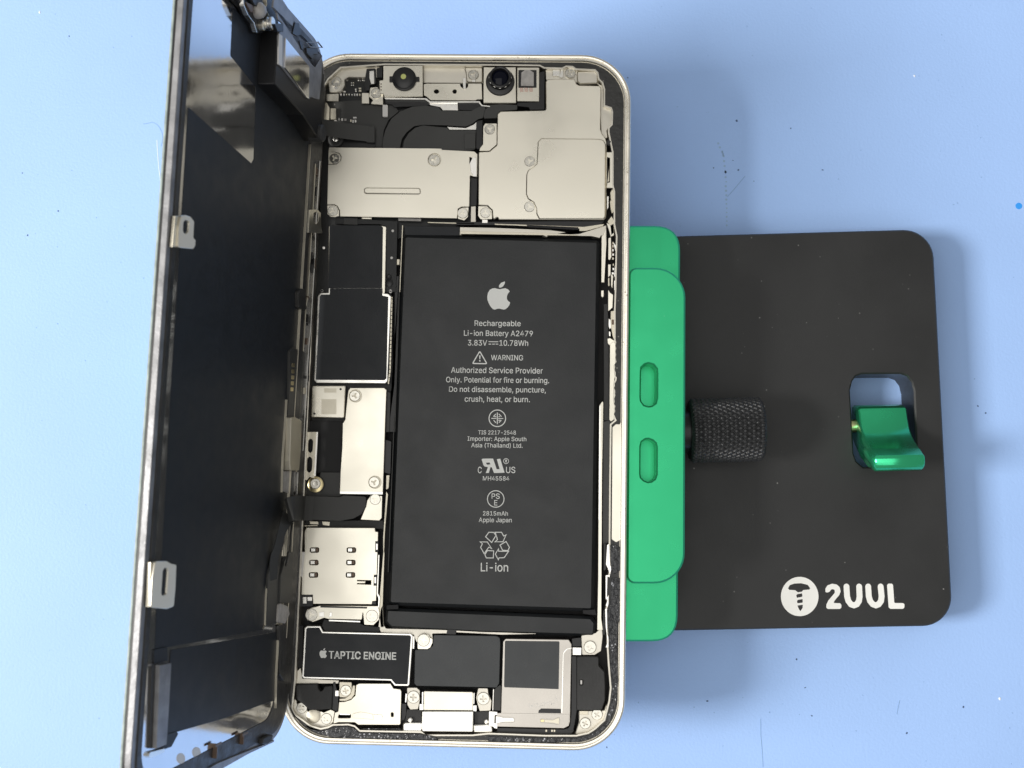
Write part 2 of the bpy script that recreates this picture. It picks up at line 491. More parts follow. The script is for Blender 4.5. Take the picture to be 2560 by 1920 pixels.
# right corners are much rounder than the left ones, which touch the phone
def corner_round(p, rr):
    out = []; n = len(p)
    for i in range(n):
        a, b, c = Vector(p[i - 1]), Vector(p[i]), Vector(p[(i + 1) % n]); r = rr[i]
        d1 = (a - b).normalized(); d2 = (c - b).normalized()
        cen = b + (d1 + d2) * r; seg = 10
        p0, p1 = b + d1 * r, b + d2 * r
        a0 = math.atan2(p0.y - cen.y, p0.x - cen.x); a1 = math.atan2(p1.y - cen.y, p1.x - cen.x)
        da = (a1 - a0 + math.pi) % (2 * math.pi) - math.pi
        for k in range(seg + 1):
            t = a0 + da * k / seg; out.append((cen.x + r * math.cos(t), cen.y + r * math.sin(t)))
    return out


mx = sum(q[0] for q in up) / 4
ujo = corner_round(up, [6.4 if q[0] > mx else 1.7 for q in up])
part('upper_jaw', ho, 'green', lambda bm: add_prism(bm, ujo, LJ + 0.02, UJ, 0.40, [HOL.pts(h, UJ) for h in slots], 0.32))
lx = max(q[0] for q in lower)
part('slide_block', ho, 'plate', lambda bm: add_prism(bm, rrect(lx - 30, -26, lx - 3, 6, 1), PT - 0.05, LJ - 4.98, 0.1))
part('fixed_jaw', ho, 'green', lambda bm: (add_prism(bm, rrect(-43, -44, -26, 28, 1.5), PT - 0.05, LJ, 0.2)))
part('fixed_jaw_lip', ho, 'green', lambda bm: (add_prism(bm, rrect(-43.0, -40, -36.9, 24, 1.2), LJ - 0.02, UJ - 1, 0.2)))
# knurled knob, axis along x
KA = 17.9
k0 = HOL.hit(1722, 1077, KA); k1 = HOL.hit(1905, 1077, KA)
KL = k1[0] - k0[0]; KR = 7.0


def b_knob(bm):
    na, nl = 216, 110
    rings = []
    for j in range(nl + 1):
        x = KL * j / nl; rr = []
        edge = min(1, min(j, nl - j) / 4.0)
        for i in range(na):
            t = i / na
            a = (t * 36 + x / KL * 8.5) % 1; b = (t * 36 - x / KL * 8.5) % 1
            g = min(abs(a - .5), abs(b - .5)) * 2
            g = min(1, (0.5 - max(abs(a - .5), abs(b - .5))) * 4)
            r = KR - 0.42 + 0.42 * g * edge - (1 - edge) * 0.35
            rr.append(bm.verts.new((k0[0] + x, k0[1] + r * math.cos(2 * math.pi * t), KA + r * math.sin(2 * math.pi * t))))
        rings.append(rr)
    for a, b in zip(rings, rings[1:]):
        for i in range(na):
            j = (i + 1) % na; bm.faces.new((a[i], a[j], b[j], b[i]))
    c1 = bm.verts.new((k0[0], k0[1], KA)); c2 = bm.verts.new((k0[0] + KL, k0[1], KA))
    for i in range(na):
        j = (i + 1) % na
        bm.faces.new((c1, rings[0][j], rings[0][i])); bm.faces.new((c2, rings[-1][i], rings[-1][j]))


part('knurled_knob', ho, 'knurl', b_knob, 20)
part('knob_shaft', ho, 'blackpl', lambda bm: add_lathe(bm, [(0, 0), (4.6, 0), (4.6, 5), (0, 5)], 32, Matrix.Translation((k0[0] - 4.8, k0[1], KA)) @ Matrix.Rotation(math.pi / 2, 4, 'Y')))
# cam lever in the hole: profile in (y, height over plate), extruded along x
lx0 = HOL.hit(*z('J', (458, 640))[0], PT)[0]; lx1 = HOL.hit(*z('J', (1120, 640))[0], PT)[0]
yt = HOL.hit(*z('J', (780, 615))[0], PT + 0.5)[1]; yl = HOL.hit(*z('J', (1000, 1250))[0], PT + 12.5)[1]; yb = HOL.hit(*z('J', (1000, 1540))[0], PT + 11)[1]
prof = [(yt + 0.3, -5), (yt, -1.5), (yt - 0.35, 0.2), (yt - 0.9, 1.3)]
for k in range(1, 20):
    t = k / 20; prof.append((yt - 0.9 + (yl - yt + 0.9) * (t ** 0.92), 1.3 + 9.9 * (0.28 * t + 0.72 * t ** 3.2)))
rl = (yl - yb) / 2
for k in range(0, 11):
    a = math.radians(60 + 190 * k / 10); prof.append((yl - rl + 0.1 + rl * math.cos(a), 10.6 + rl * 1.0 * math.sin(a)))
prof += [(yb + 1.0, 6.0), (yb + 3.0, 1.0), (yb + 6.2, -4.0), (yb + 8.5, -6.5)]


def b_lever(bm):
    pr = rp(prof, 0.3, 2)
    c = 0.45
    pin = offset(ccw(pr), c); pc = ccw(pr)
    rings = []
    for x, lp in ((lx0, pin), (lx0 + c, pc), (lx1 - c, pc), (lx1, pin)):
        rings.append([bm.verts.new((x, y, PT + h)) for y, h in lp])
    for a, b in zip(rings, rings[1:]):
        for i in range(len(a)):
            j = (i + 1) % len(a); bm.faces.new((a[i], a[j], b[j], b[i]))
    bm.faces.new(rings[0]); bm.faces.new(rings[-1])


lv = part('cam_lever', ho, 'green_gloss', b_lever, 50)
pa = HOL.hit(*z('J', (420, 910))[0], PT - 2)
part('axle', ho, 'gold', lambda bm: add_lathe(bm, [(0, -8.0), (1.5, -8.0), (1.5, 4.5), (0, 4.5)], 24, Matrix.Translation(((lx0 + lx1) / 2, pa[1], PT - 2.2)) @ Matrix.Rotation(math.pi / 2, 4, 'Y')))
# printed mark
LZ = PT + 0.03
dc = HOL.pts(z('K', *circ(366, 410, 173, 64, 181)), LZ)
cut1 = HOL.pts(z('K', (258, 335), (275, 305), (320, 290), (380, 288), (440, 303), (463, 333), (455, 346), (400, 350), (385, 366), (350, 372), (325, 352), (270, 349)), LZ)
cut2 = HOL.pts(z('K', (334, 398), (345, 388), (388, 381), (391, 408), (380, 415), (340, 422)), LZ)
cut3 = HOL.pts(z('K', (340, 450), (350, 441), (392, 434), (395, 462), (388, 468), (345, 472)), LZ)
cut4 = HOL.pts(z('K', (345, 493), (395, 486), (393, 515), (374, 545), (360, 530)), LZ)
flat('logo_badge', ho, HOL, 'logo', [(dc, cut1, cut2, cut3, cut4)], LZ, 0.025)
lw = 52 * .27125 / 11.0
for ps in ([(603, 368), (604, 335), (622, 308), (665, 292), (708, 300), (735, 325), (743, 365), (730, 397), (700, 432), (672, 470), (738, 472), (750, 486), (750, 513), (736, 525), (624, 525), (611, 511), (613, 482), (630, 447), (670, 400), (690, 375), (688, 350), (672, 342), (655, 346), (644, 364), (628, 372), (612, 372)],
           [(1171, 305), (1183, 292), (1215, 292), (1226, 303), (1238, 470), (1320, 471), (1332, 484), (1330, 514), (1316, 524), (1202, 524), (1186, 511)]):
    flat('logo_letter', ho, HOL, 'logo', [rp(HOL.pts(z('K', *ps), LZ), 0.25, 3)], LZ, 0.025)
for ps in ([(797, 318), (803, 410), (815, 452), (838, 482), (866, 492), (892, 482), (912, 452), (918, 410), (914, 318)],
           [(997, 318), (1003, 410), (1015, 452), (1040, 482), (1068, 492), (1094, 482), (1115, 452), (1121, 410), (1112, 318)]):
    flat('logo_letter', ho, HOL, 'logo', [stroke(HOL.pts(z('K', *ps), LZ), lw)], LZ, 0.025)


# ================================================================== the phone
PB = -7.4
ph = thing('phone', 'opened white smartphone body with battery and metal shields exposed', 'phone', PH, 0.0)
RW, RH = 71.5 / 2, 146.7 / 2


def rim_loop(d, seg=14):
    return rrect(-RW + d, -RH + d, RW - d, RH - d, max(10.6 - d, 1.0), seg)


def b_frame(bm):
    pf = [(1.42, -6.9), (1.42, -1.0), (1.38, -0.30), (1.30, -0.22), (0.98, -0.22), (0.93, -0.30), (0.86, -0.30), (0.80, -0.08), (0.62, 0.0), (0.42, -0.02), (0.2, -0.12), (0.05, -0.35), (0, -0.7), (0, -6.6), (0.12, -7.1), (0.5, -7.4), (1.42, -7.4)]
    rings = []
    for d, h in pf: rings.append([bm.verts.new((x, y, h)) for x, y in rim_loop(d)])
    rings.append(rings[0])
    for a, b in zip(rings, rings[1:]):
        for i in range(len(a)):
            j = (i + 1) % len(a); bm.faces.new((a[i], a[j], b[j], b[i]))


part('frame', ph, 'rim', b_frame, 30)
part('back_glass', ph, 'white', lambda bm: add_prism(bm, rim_loop(1.4), -7.4, -6.9))
part('cavity_floor', ph, 'void', lambda bm: add_prism(bm, rim_loop(1.43), -6.88, -6.3))
# ledge and gasket
inner = z('-', (806, 215), (818, 195), (850, 166), (960, 158), (1280, 160), (1350, 161), (1361, 167), (1405, 168), (1415, 163), (1432, 164), (1440, 170), (1488, 172), (1496, 180), (1499, 196), (1508, 205), (1513, 222), (1513, 262), (1530, 268), (1533, 280), (1532, 312), (1524, 320), (1524, 330), (1534, 380), (1534, 462), (1538, 478), (1538, 560), (1544, 590), (1543, 620), (1541, 724), (1539, 776), (1539, 850)) \
    + z('W', (778, 530), (768, 570), (777, 610), (768, 655), (776, 700), (770, 740), (780, 800), (755, 835), (762, 870), (756, 900), (770, 950), (768, 990), (787, 1020), (780, 1060), (755, 1100), (760, 1130), (748, 1160), (765, 1200), (758, 1230), (766, 1260), (750, 1310), (756, 1350), (748, 1380), (767, 1410), (758, 1450), (764, 1480), (750, 1520), (770, 1580), (785, 1610)) \
    + z('-', (1529, 1062), (1527, 1226), (1526, 1350), (1526, 1365), (1528, 1423), (1522, 1450), (1521, 1510), (1517, 1526), (1521, 1600), (1521, 1615), (1524, 1662), (1529, 1720), (1525, 1755), (1513, 1802), (1489, 1824), (1472, 1835), (1441, 1842), (1363, 1842), (1231, 1837), (1220, 1837), (1181, 1841), (1063, 1841), (1052, 1833), (898, 1830), (885, 1818), (870, 1814), (832, 1815), (820, 1821), (801, 1825), (775, 1818), (756, 1804), (735, 1789), (727, 1774), (735, 1700), (772, 900), (788, 500), (800, 300))
gl_in = ccw(PH.pts(inner, -0.95))
led_in = offset(gl_in, 0.33)
part('ledge', ph, 'midframe', lambda bm: add_prism(bm, rim_loop(1.43), -6.2, -1.12, 0, [led_in]))
part('gasket', ph, 'glue', lambda bm: add_prism(bm, rim_loop(1.55), -1.11, -0.92, 0.05, [gl_in], 0.06))
plate('ledge_strip', ph, 'cream', PH, z('-', (1531, 1068), (1540, 1060), (1549, 1061), (1553, 1052), (1554, 1200), (1552, 1350), (1540, 1356), (1529, 1348)), -0.80, 0.15, 0.3)
# bits of torn adhesive
for pp in (z('L', (318, 392), (380, 400), (440, 425), (447, 560), (440, 715), (375, 760), (335, 740), (322, 600)),
           z('L', (335, 800), (440, 805), (448, 900), (440, 1100), (445, 1250), (415, 1400), (410, 1650), (330, 1655), (300, 1560), (285, 1250), (318, 1140), (330, 1000))):
    plate('torn_adhesive', ph, 'glue_lumpy', PH, pp, -0.72, 0.22, 0.3, 0.08)
plate('torn_adhesive', ph, 'glue_lumpy', PH, z('Z', (640, 885), (760, 850), (830, 822), (1000, 820), (1075, 845), (1150, 905), (1500, 915), (1960, 920), (2150, 960), (2200, 1000), (1500, 1015), (1000, 1000), (760, 960), (560, 900), (430, 800), (500, 850)), -0.72, 0.22, 0.3, 0.08)
plate('torn_adhesive', ph, 'glue_lumpy', PH, z('O', (0, 1372), (700, 1390), (1080, 1392), (1240, 1352), (1330, 1300), (1450, 1190), (1505, 960), (1520, 780), (1490, 500), (1500, 260), (1580, 300), (1590, 700), (1570, 960), (1480, 1210), (1330, 1370), (1100, 1440), (700, 1450), (0, 1440)), -0.72, 0.22, 0.3, 0.08)


# ---- screws: one shared mesh for each kind
def star(r, w, n, a0=0.0):
    out = []
    for k in range(n):
        a = a0 + 2 * math.pi * k / n
        e = Vector((math.cos(a), math.sin(a))); t = Vector((-e.y, e.x))
        for q in (e * r - t * w, e * r + t * w): out.append((q.x, q.y))
        b = a + math.pi / n; out.append((w * 1.35 * math.cos(b), w * 1.35 * math.sin(b)))
    return out


def screw_mesh(R, n):
    bm = bmesh.new()
    add_prism(bm, circ(0, 0, R, 32), -0.5, 0.0, 0.1, [star(R * 0.55, R * 0.15, n)], 0)
    add_prism(bm, circ(0, 0, R * 0.6, 20), -0.62, -0.47)
    return to_mesh(bm, 'screw', 'screw')


SCR = {(r, n): screw_mesh(r, n) for r in (0.95, 1.15, 1.3) for n in (3, 4)}
_n = [0]


def screw(parent, k, x, y, h, r=1.15, n=3):
    u, v = PH.hit(*z(k, (x, y))[0], h)
    o = obj('screw', SCR[(r, n)], parent, (u, v, h)); _n[0] += 1
    o.rotation_euler = (0, 0, _n[0] * 1.7)
    return o


# ---- circuit board and dark layers of the left column
plate('logic_board', ph, 'board', PH, z('-', (812, 188), (900, 182), (1120, 262), (1182, 360), (1192, 560), (975, 600), (985, 970), (880, 1080), (780, 1080), (770, 900), (800, 520)), -3.9, 0.8, 0.5)
plate('graphite_sheet', ph, 'flex', PH, z('A', (255, 655), (610, 640), (700, 690), (960, 690), (1010, 760), (900, 850), (850, 960), (830, 1140), (430, 1145), (250, 1100)), -3.0, 0.25, 0.3)
# corner pieces of the midframe
plate('midframe_corner', ph, 'midframe', PH, z('A', (242, 372), (295, 352), (395, 312), (420, 275), (480, 262), (690, 258), (770, 275), (835, 300), (830, 400), (640, 398), (470, 395), (430, 420), (435, 480), (395, 545), (345, 560), (270, 560), (255, 430)), -2.4, 3.5, 0.35, 0.12)
plate('midframe_rib', ph, 'midframe', PH, z('A', (1270, 285), (1890, 290), (1905, 460), (1275, 455)), -2.9, 3.0, 0.1)
plate('midframe_boss', ph, 'midframe', PH, z('A', (1700, 290), (1900, 290), (1900, 455), (1730, 450), (1720, 350)), -2.5, 2.6, 0.5, 0.2)
plate('midframe_corner', ph, 'midframe', PH, z('B', (1035, 300), (1230, 295), (1262, 275), (1340, 285), (1375, 318), (1560, 320), (1585, 350), (1600, 460), (1650, 490), (1658, 700), (1740, 730), (1745, 890), (1690, 960), (1700, 1050), (1630, 1040), (1600, 470), (1040, 430)), -2.3, 3.6, 0.4, 0.12)
plate('midframe_block', ph, 'midframe', PH, z('B', (1368, 330), (1570, 325), (1592, 360), (1598, 462), (1400, 470), (1372, 440)), -1.9, 1.5, 0.5, 0.25)
plate('spring_tab', ph, 'cream', PH, z('A', (240, 575), (368, 570), (366, 650), (240, 648)), -2.0, 0.4, 0.15)
plate('spring_tab', ph, 'cream', PH, z('A', (615, 562), (690, 562), (692, 675), (615, 675)), -2.0, 0.4, 0.15)
plate('spring_tab', ph, 'cream', PH, z('A', (705, 505), (780, 500), (842, 580), (840, 690), (705, 680), (735, 640), (690, 600)), -2.1, 0.4, 0.2)
plate('spring_tab', ph, 'cream2', PH, z('A', (200, 665), (240, 665), (272, 720), (268, 850), (200, 852)), -1.9, 0.4, 0.15)
plate('spring_tab', ph, 'cream2', PH, z('A', (278, 725), (340, 725), (340, 845), (278, 845)), -2.2, 0.4, 0.15)
plate('white_pad', ph, 'white', PH, z('A', (835, 688), (890, 688), (890, 815), (835, 815)), -2.3, 0.6, 0.2)
plate('dark_clip', ph, 'blackpl', PH, z('A', (665, 305), (760, 300), (770, 460), (700, 480), (700, 530), (660, 545), (640, 470)), -1.9, 1.0, 0.2)
plate('spring_tab', ph, 'bright', PH, z('A', (695, 330), (745, 325), (748, 465), (712, 468), (695, 400)), -1.75, 0.3, 0.1)
plate('dark_clip', ph, 'blackpl', PH, z('A', (770, 300), (835, 285), (832, 400), (775, 400)), -2.0, 1.0, 0.2)
plate('spring_tab', ph, 'bright', PH, z('B', (1112, 318), (1190, 318), (1190, 385), (1112, 382)), -1.75, 0.3, 0.12)
plate('spring_tab', ph, 'bright', PH, z('B', (1200, 310), (1225, 310), (1222, 400), (1180, 400), (1195, 350)), -1.8, 0.3, 0.1)
for (x, y) in ((340, 500), (1805, 425)):
    plate('spring_tab', ph, 'bright', PH, zr('A', x - 20, y - 15, x + 18, y + 22), -2.25, 0.2, 0.05)
screw(ph, 'A', 340, 440, -2.15, 1.15); screw(ph, 'A', 765, 565, -1.75, 1.15); screw(ph, 'A', 1800, 370, -2.2, 1.15); screw(ph, 'B', 1300, 350, -1.75, 1.15, 4)
# small chips on the board
for x, y, a, b in ((458, 427, 16, 16), (505, 455, 12, 12), (525, 455, 12, 12), (505, 480, 12, 12), (525, 480, 12, 12), (578, 430, 14, 14), (598, 430, 14, 14), (625, 428, 14, 14), (642, 430, 12, 14),
                   (550, 525, 16, 18), (552, 545, 16, 14), (595, 515, 28, 16), (597, 540, 28, 18), (430, 550, 26, 16), (392, 580, 14, 22), (425, 580, 14, 20), (452, 580, 12, 18), (480, 580, 12, 18), (510, 582, 12, 18),
                   (538, 580, 14, 22), (565, 582, 14, 22), (592, 582, 14, 22), (327, 683, 12, 14), (540, 825, 36, 16), (372, 842, 16, 26), (405, 845, 18, 24), (440, 848, 22, 24), (498, 858, 14, 26), (522, 865, 18, 30), (548, 862, 16, 30), (335, 856, 28, 10)):
    plate('chip', ph, random.choice(['bright', 'white', 'pad', 'cream2']), PH, zr('A', x - a / 2, y - b / 2, x + a / 2, y + b / 2), -2.85 if y > 600 else -3.5, 0.35, 0, 0.02)

# ---- front camera module
fc = plate('sensor_bracket', ph, 'cream', PH, z('A', (842, 272), (1262, 270), (1266, 455), (1290, 462), (1290, 540), (1280, 590), (1300, 605), (1335, 640), (1890, 640), (1895, 660), (1905, 690), (1905, 668)) [:-1] + z('B', (375, 685), (380, 672), (712, 672), (722, 668), (722, 288), (378, 288), (372, 450)) + z('A', (1890, 462), (1690, 458), (1280, 458), (1290, 605), (860, 612), (842, 575), (805, 575), (800, 425), (842, 425)), -1.35, 0.5, 0.08, 0.06) if False else None
plate('sensor_bracket', ph, 'cream', PH, z('A', (842, 272), (1262, 270), (1264, 600), (850, 600), (846, 575), (806, 572), (802, 430), (842, 425)), -1.10, 1.5, 0.12, 0.08)
plate('sensor_bracket', ph, 'cream', PH, z('A', (1272, 470), (1300, 462), (1890, 462), (1896, 630), (1840, 632), (1825, 642), (1345, 640), (1300, 600), (1275, 590)), -1.55, 0.9, 0.12, 0.06, holes=[z('A', *circ(1408, 547, 27, 20, 22)), z('A', *circ(1602, 548, 22, 16)), z('A', (1660, 466), (1685, 466), (1690, 500), (1720, 505), (1722, 466), (1745, 468), (1740, 500), (1705, 525), (1670, 495))])
plate('sensor_bracket', ph, 'cream', PH, z('B', (378, 288), (722, 288), (724, 668), (376, 668)), -1.05, 1.6, 0.12, 0.08)
plate('bracket_fold', ph, 'bright', PH, z('A', (850, 612), (1300, 618), (1345, 652), (1868, 650), (1895, 690), (1980, 700), (1975, 712), (1885, 702), (1855, 665), (1335, 668), (1285, 634), (870, 632)), -1.7, 0.6, 0.05, 0.03)
plate('bracket_clip', ph, 'bright', PH, z('A', (1688, 402), (1722, 405), (1722, 520), (1695, 522), (1688, 470)), -1.2, 0.25, 0.1)
for yy in (468, 497, 530): plate('chip', ph, 'brown', PH, z('A', *circ(820, yy, 8, 10)), -1.08, 0.05, 0, 0)
plate('black_pocket', ph, 'blackpl', PH, z('A', (855, 640), (1320, 640), (1340, 690), (1310, 700), (960, 715), (940, 690), (870, 680)), -2.4, 0.4, 0.1)
plate('bracket_fold', ph, 'bright', PH, z('A', (1325, 675), (1635, 668), (1638, 750), (1475, 748), (1450, 715), (1345, 695)), -2.1, 0.2, 0.08)
plate('black_pocket', ph, 'blackpl', PH, z('A', (1640, 665), (1860, 668), (1880, 720), (1790, 750), (1645, 745)), -2.15, 0.3, 0.1)


def lathe_part(name, parent, mt, k, x, y, h, prof, n=48, fr=PH):
    u, v = fr.hit(*z(k, (x, y))[0], h)
    return part(name, parent, mt, lambda bm: add_lathe(bm, prof, n, Matrix.Translation((u, v, h))))


pj = lathe_part('dot_projector', ph, 'blackpl', 'A', 1068, 420, -1.08, [(0, 1.1), (0.9, 1.1), (2.0, 0.98), (2.25, 0.85), (2.32, 0.62), (2.55, 0.55), (2.62, 0.45), (2.62, -0.2), (0, -0.2)])
part('ear', pj, 'blackpl', lambda bm: [add_prism(bm, rp(PH.pts(zr('A', *q), -0.8), 0.15), -1.3, -0.8, 0.05) for q in ((908, 385, 945, 448), (1190, 390, 1226, 442))])
lathe_part('emitter', pj, 'yellow', 'A', 1057, 388, 0.04, [(0, 0.06), (0.55, 0.04), (0.62, -0.06), (0, -0.06)], 24)
fcam = lathe_part('front_camera', ph, 'blackpl', 'B', 555, 445, -1.02, [(0, 0.5), (2.3, 0.5), (2.95, 0.35), (3.12, 0.1), (3.12, -0.3), (0, -0.3)])
lathe_part('lens_barrel', fcam, 'blackpl', 'B', 556, 412, -0.55, [(0, 0.5), (1.6, 0.5), (1.9, 1.25), (2.1, 1.32), (2.35, 1.22), (2.4, 0.8), (2.55, 0.0), (0, 0)])
lathe_part('lens', fcam, 'lens', 'B', 553, 402, 0.2, [(0, 0.42), (0.6, 0.36), (1.2, 0.2), (1.75, -0.08), (1.75, -0.3), (0, -0.3)])
lathe_part('barrel_highlight', fcam, 'bright', 'B', 556, 412, -0.55, [(2.36, 0.86), (2.45, 0.84), (2.47, 0.72), (2.38, 0.70), (2.36, 0.86)], 12)  # bright ring modelled in place of the highlight around the barrel
fl = plate('flood_sensor', ph, 'cream', PH, z('B', (736, 292), (970, 292), (968, 652), (735, 650)), -1.15, 1.4, 0.12, 0.06)
plate('sensor_window', fl, 'blackpl', PH, zr('B', 748, 318, 942, 508), -1.10, 0.06, 0.1)
plate('sensor_pad', fl, 'pad', PH, z('B', (780, 345), (820, 318), (870, 318), (912, 345), (912, 488), (775, 485)), -0.85, 0.3, 0.12)
for x in (782, 832, 884): plate('contact', fl, 'pink', PH, zr('B', x - 19, 508, x + 19, 550), -1.08, 0.1, 0.06, 0.02)
plate('dark_foam', ph, 'blackpl', PH, z('B', (975, 340), (1028, 330), (1025, 740), (870, 742), (860, 715), (735, 700), (735, 665), (965, 660)), -1.6, 1.8, 0.2)
plate('camera_flex', ph, 'flex', PH, z('B', (380, 800), (395, 740), (450, 690), (560, 682), (740, 690), (735, 742), (560, 755), (525, 790), (520, 830), (380, 835)), -1.9, 0.3, 0.3)

# ---- flex cables at the top
plate('flex_cable', ph, 'flex', PH, z('A', (830, 1150), (840, 1050), (868, 950), (930, 835), (1020, 760), (1150, 708), (1300, 697), (1430, 715), (1462, 752), (1780, 752), (1850, 715), (1890, 700), (1935, 715), (1920, 760), (1905, 828), (1850, 842), (1790, 890), (1720, 920), (1500, 907), (1260, 902), (1170, 917), (1090, 982), (1040, 1052), (1020, 1150)), -1.95, 0.16, 0.5, 0.04)
plate('flex_cable', ph, 'flex', PH, z('A', (1045, 1180), (1062, 1070), (1112, 992), (1182, 932), (1262, 906), (1520, 932), (1545, 958), (1828, 958), (1825, 1160), (1700, 1200)), -2.2, 0.16, 0.3, 0.04)
plate('flex_connector', ph, 'flex', PH, z('A', (1702, 992), (1822, 992), (1822, 1156), (1704, 1158)), -1.98, 0.3, 0.12, 0.05)
plate('shield_glimpse', ph, 'bright', PH, z('A', (1518, 922), (1720, 935), (1800, 900), (1835, 870), (1832, 955), (1548, 955)), -2.42, 0.2)
plate('black_pocket', ph, 'blackpl', PH, z('A', (1830, 860), (1900, 850), (1895, 1130), (1850, 1165), (1830, 1150)), -2.6, 0.6)
plate('connector_cover', ph, 'blackpl', PH, z('A', (260, 1035), (745, 1035), (760, 1140), (270, 1145)), -2.5, 0.5, 0.2)
lathe_part('grommet', ph, 'rubber', 'A', 340, 1060, -2.2, [(0, 0.2), (0.7, 0.25), (0.9, 0.55), (1.3, 0.6), (1.6, 0.4), (1.7, 0), (0, 0)])
lathe_part('screw_head', ph, 'bright', 'A', 335, 1050, -1.9, [(0, 0.1), (0.5, 0.1), (0.65, 0), (0, 0)], 16)

# ---- left shield
SL = -1.6
ls = plate('connector_shield', ph, 'cream', PH, z('C', (352, 120), (1546, 132), (1552, 146), (1895, 163), (1930, 192), (1926, 436), (1886, 430), (1850, 420), (1842, 752), (1760, 752), (1722, 772), (1712, 876), (468, 856), (466, 790), (438, 742), (405, 728), (332, 730), (342, 305), (430, 300), (476, 262), (484, 220), (462, 182), (415, 166), (346, 166)), SL, 0.22, 0.12, 0.06,
           holes=[z('C', *circ(1472, 254, 70, 32)), z('C', (1846, 225), (1872, 235), (1872, 285), (1846, 290))])
plate('tab', ls, 'cream', PH, z('C', (346, 170), (415, 172), (460, 190), (478, 225), (470, 262), (430, 294), (346, 298)), SL - 0.18, 0.2, 0.05, 0.03)
plate('tab', ls, 'cream', PH, z('C', (333, 738), (405, 735), (435, 750), (458, 795), (458, 850), (415, 862), (370, 860), (335, 830)), SL - 0.18, 0.2, 0.1, 0.03)
plate('tab', ls, 'cream', PH, z('C', (1722, 790), (1765, 762), (1836, 760), (1828, 860), (1790, 898), (1722, 880)), SL - 0.18, 0.2, 0.1, 0.03)
plate('tab', ls, 'cream', PH, z('C', *circ(1472, 254, 85, 20)), SL - 0.4, 0.15, 0, 0)
plate('rib', ls, 'cream', PH, rp(PH.pts(z('C', (722, 548), (1325, 552), (1330, 610), (1310, 625), (722, 618)), SL), 0.7, 5), SL + 0.26, 0.3, 0, 0.25, local=True)
part('clip', ls, 'bright', lambda bm: add_prism(bm, PH.pts(z('C', (1850, 290), (1880, 225), (1920, 235), (1922, 432), (1885, 432), (1858, 380)), SL), SL + 0.01, SL + 0.12, 0.04))
screw(ls, 'C', 408, 238, SL + 0.05); screw(ls, 'C', 390, 796, SL + 0.05); screw(ls, 'C', 1772, 820, SL + 0.05); screw(ls, 'C', 1470, 258, SL - 0.02, 1.3)

# ---- camera shield
SR = -1.35
rs = plate('camera_shield', ph, 'cream', PH, z('B', (1040, 440), (1062, 418), (1345, 413), (1368, 468), (1395, 482), (1605, 486), (1628, 508), (1622, 950), (1640, 1000), (1675, 1042), (1688, 1090), (1682, 1885), (1660, 1912), (538, 1909), (528, 1880), (490, 1905), (478, 1895), (472, 1810), (418, 1760), (322, 1756), (326, 1190), (440, 1186), (520, 1120), (527, 785), (560, 758), (1030, 747), (1042, 735)), SR, 0.9, 0.25, 0.14)
plate('panel', rs, 'cream', PH, z('B', (952, 1120), (955, 1080), (990, 1042), (1600, 1048), (1655, 1062), (1680, 1105), (1676, 1880), (1655, 1905), (968, 1905), (940, 1850), (935, 1790), (908, 1728), (850, 1692), (828, 1640), (832, 1430), (850, 1382), (902, 1352), (942, 1312)), SR + 0.24, 0.3, 0.35, 0.23)
plate('tab', rs, 'cream', PH, z('B', (375, 920), (395, 888), (518, 888), (518, 1110), (440, 1178), (332, 1180), (340, 1150), (372, 1110)), SR - 0.22, 0.3, 0.15, 0.04)
plate('tab', rs, 'cream', PH, z('B', (322, 1766), (415, 1768), (464, 1812), (470, 1904), (345, 1906), (320, 1870)), SR - 0.22, 0.3, 0.15, 0.04)
plate('tab', rs, 'bright', PH, z('D', (278, 888), (338, 890), (336, 925), (276, 925)), SR - 0.6, 0.2)
for k, x, y, h in (('B', 445, 948, SR - 0.1), ('B', 870, 1290, SR + 0.13), ('D', 782, 752, SR + 0.13), ('D', 312, 815, SR - 0.1)): screw(rs, k, x, y, h, 1.15)
plate('black_pocket', ph, 'blackpl', PH, z('C', (1855, 440), (1930, 440), (1920, 740), (1850, 745)), -2.6, 0.5)
plate('midframe_rib', ph, 'midframe', PH, z('C', (1860, 750), (1912, 745), (1912, 915), (1858, 915)), -2.5, 1)
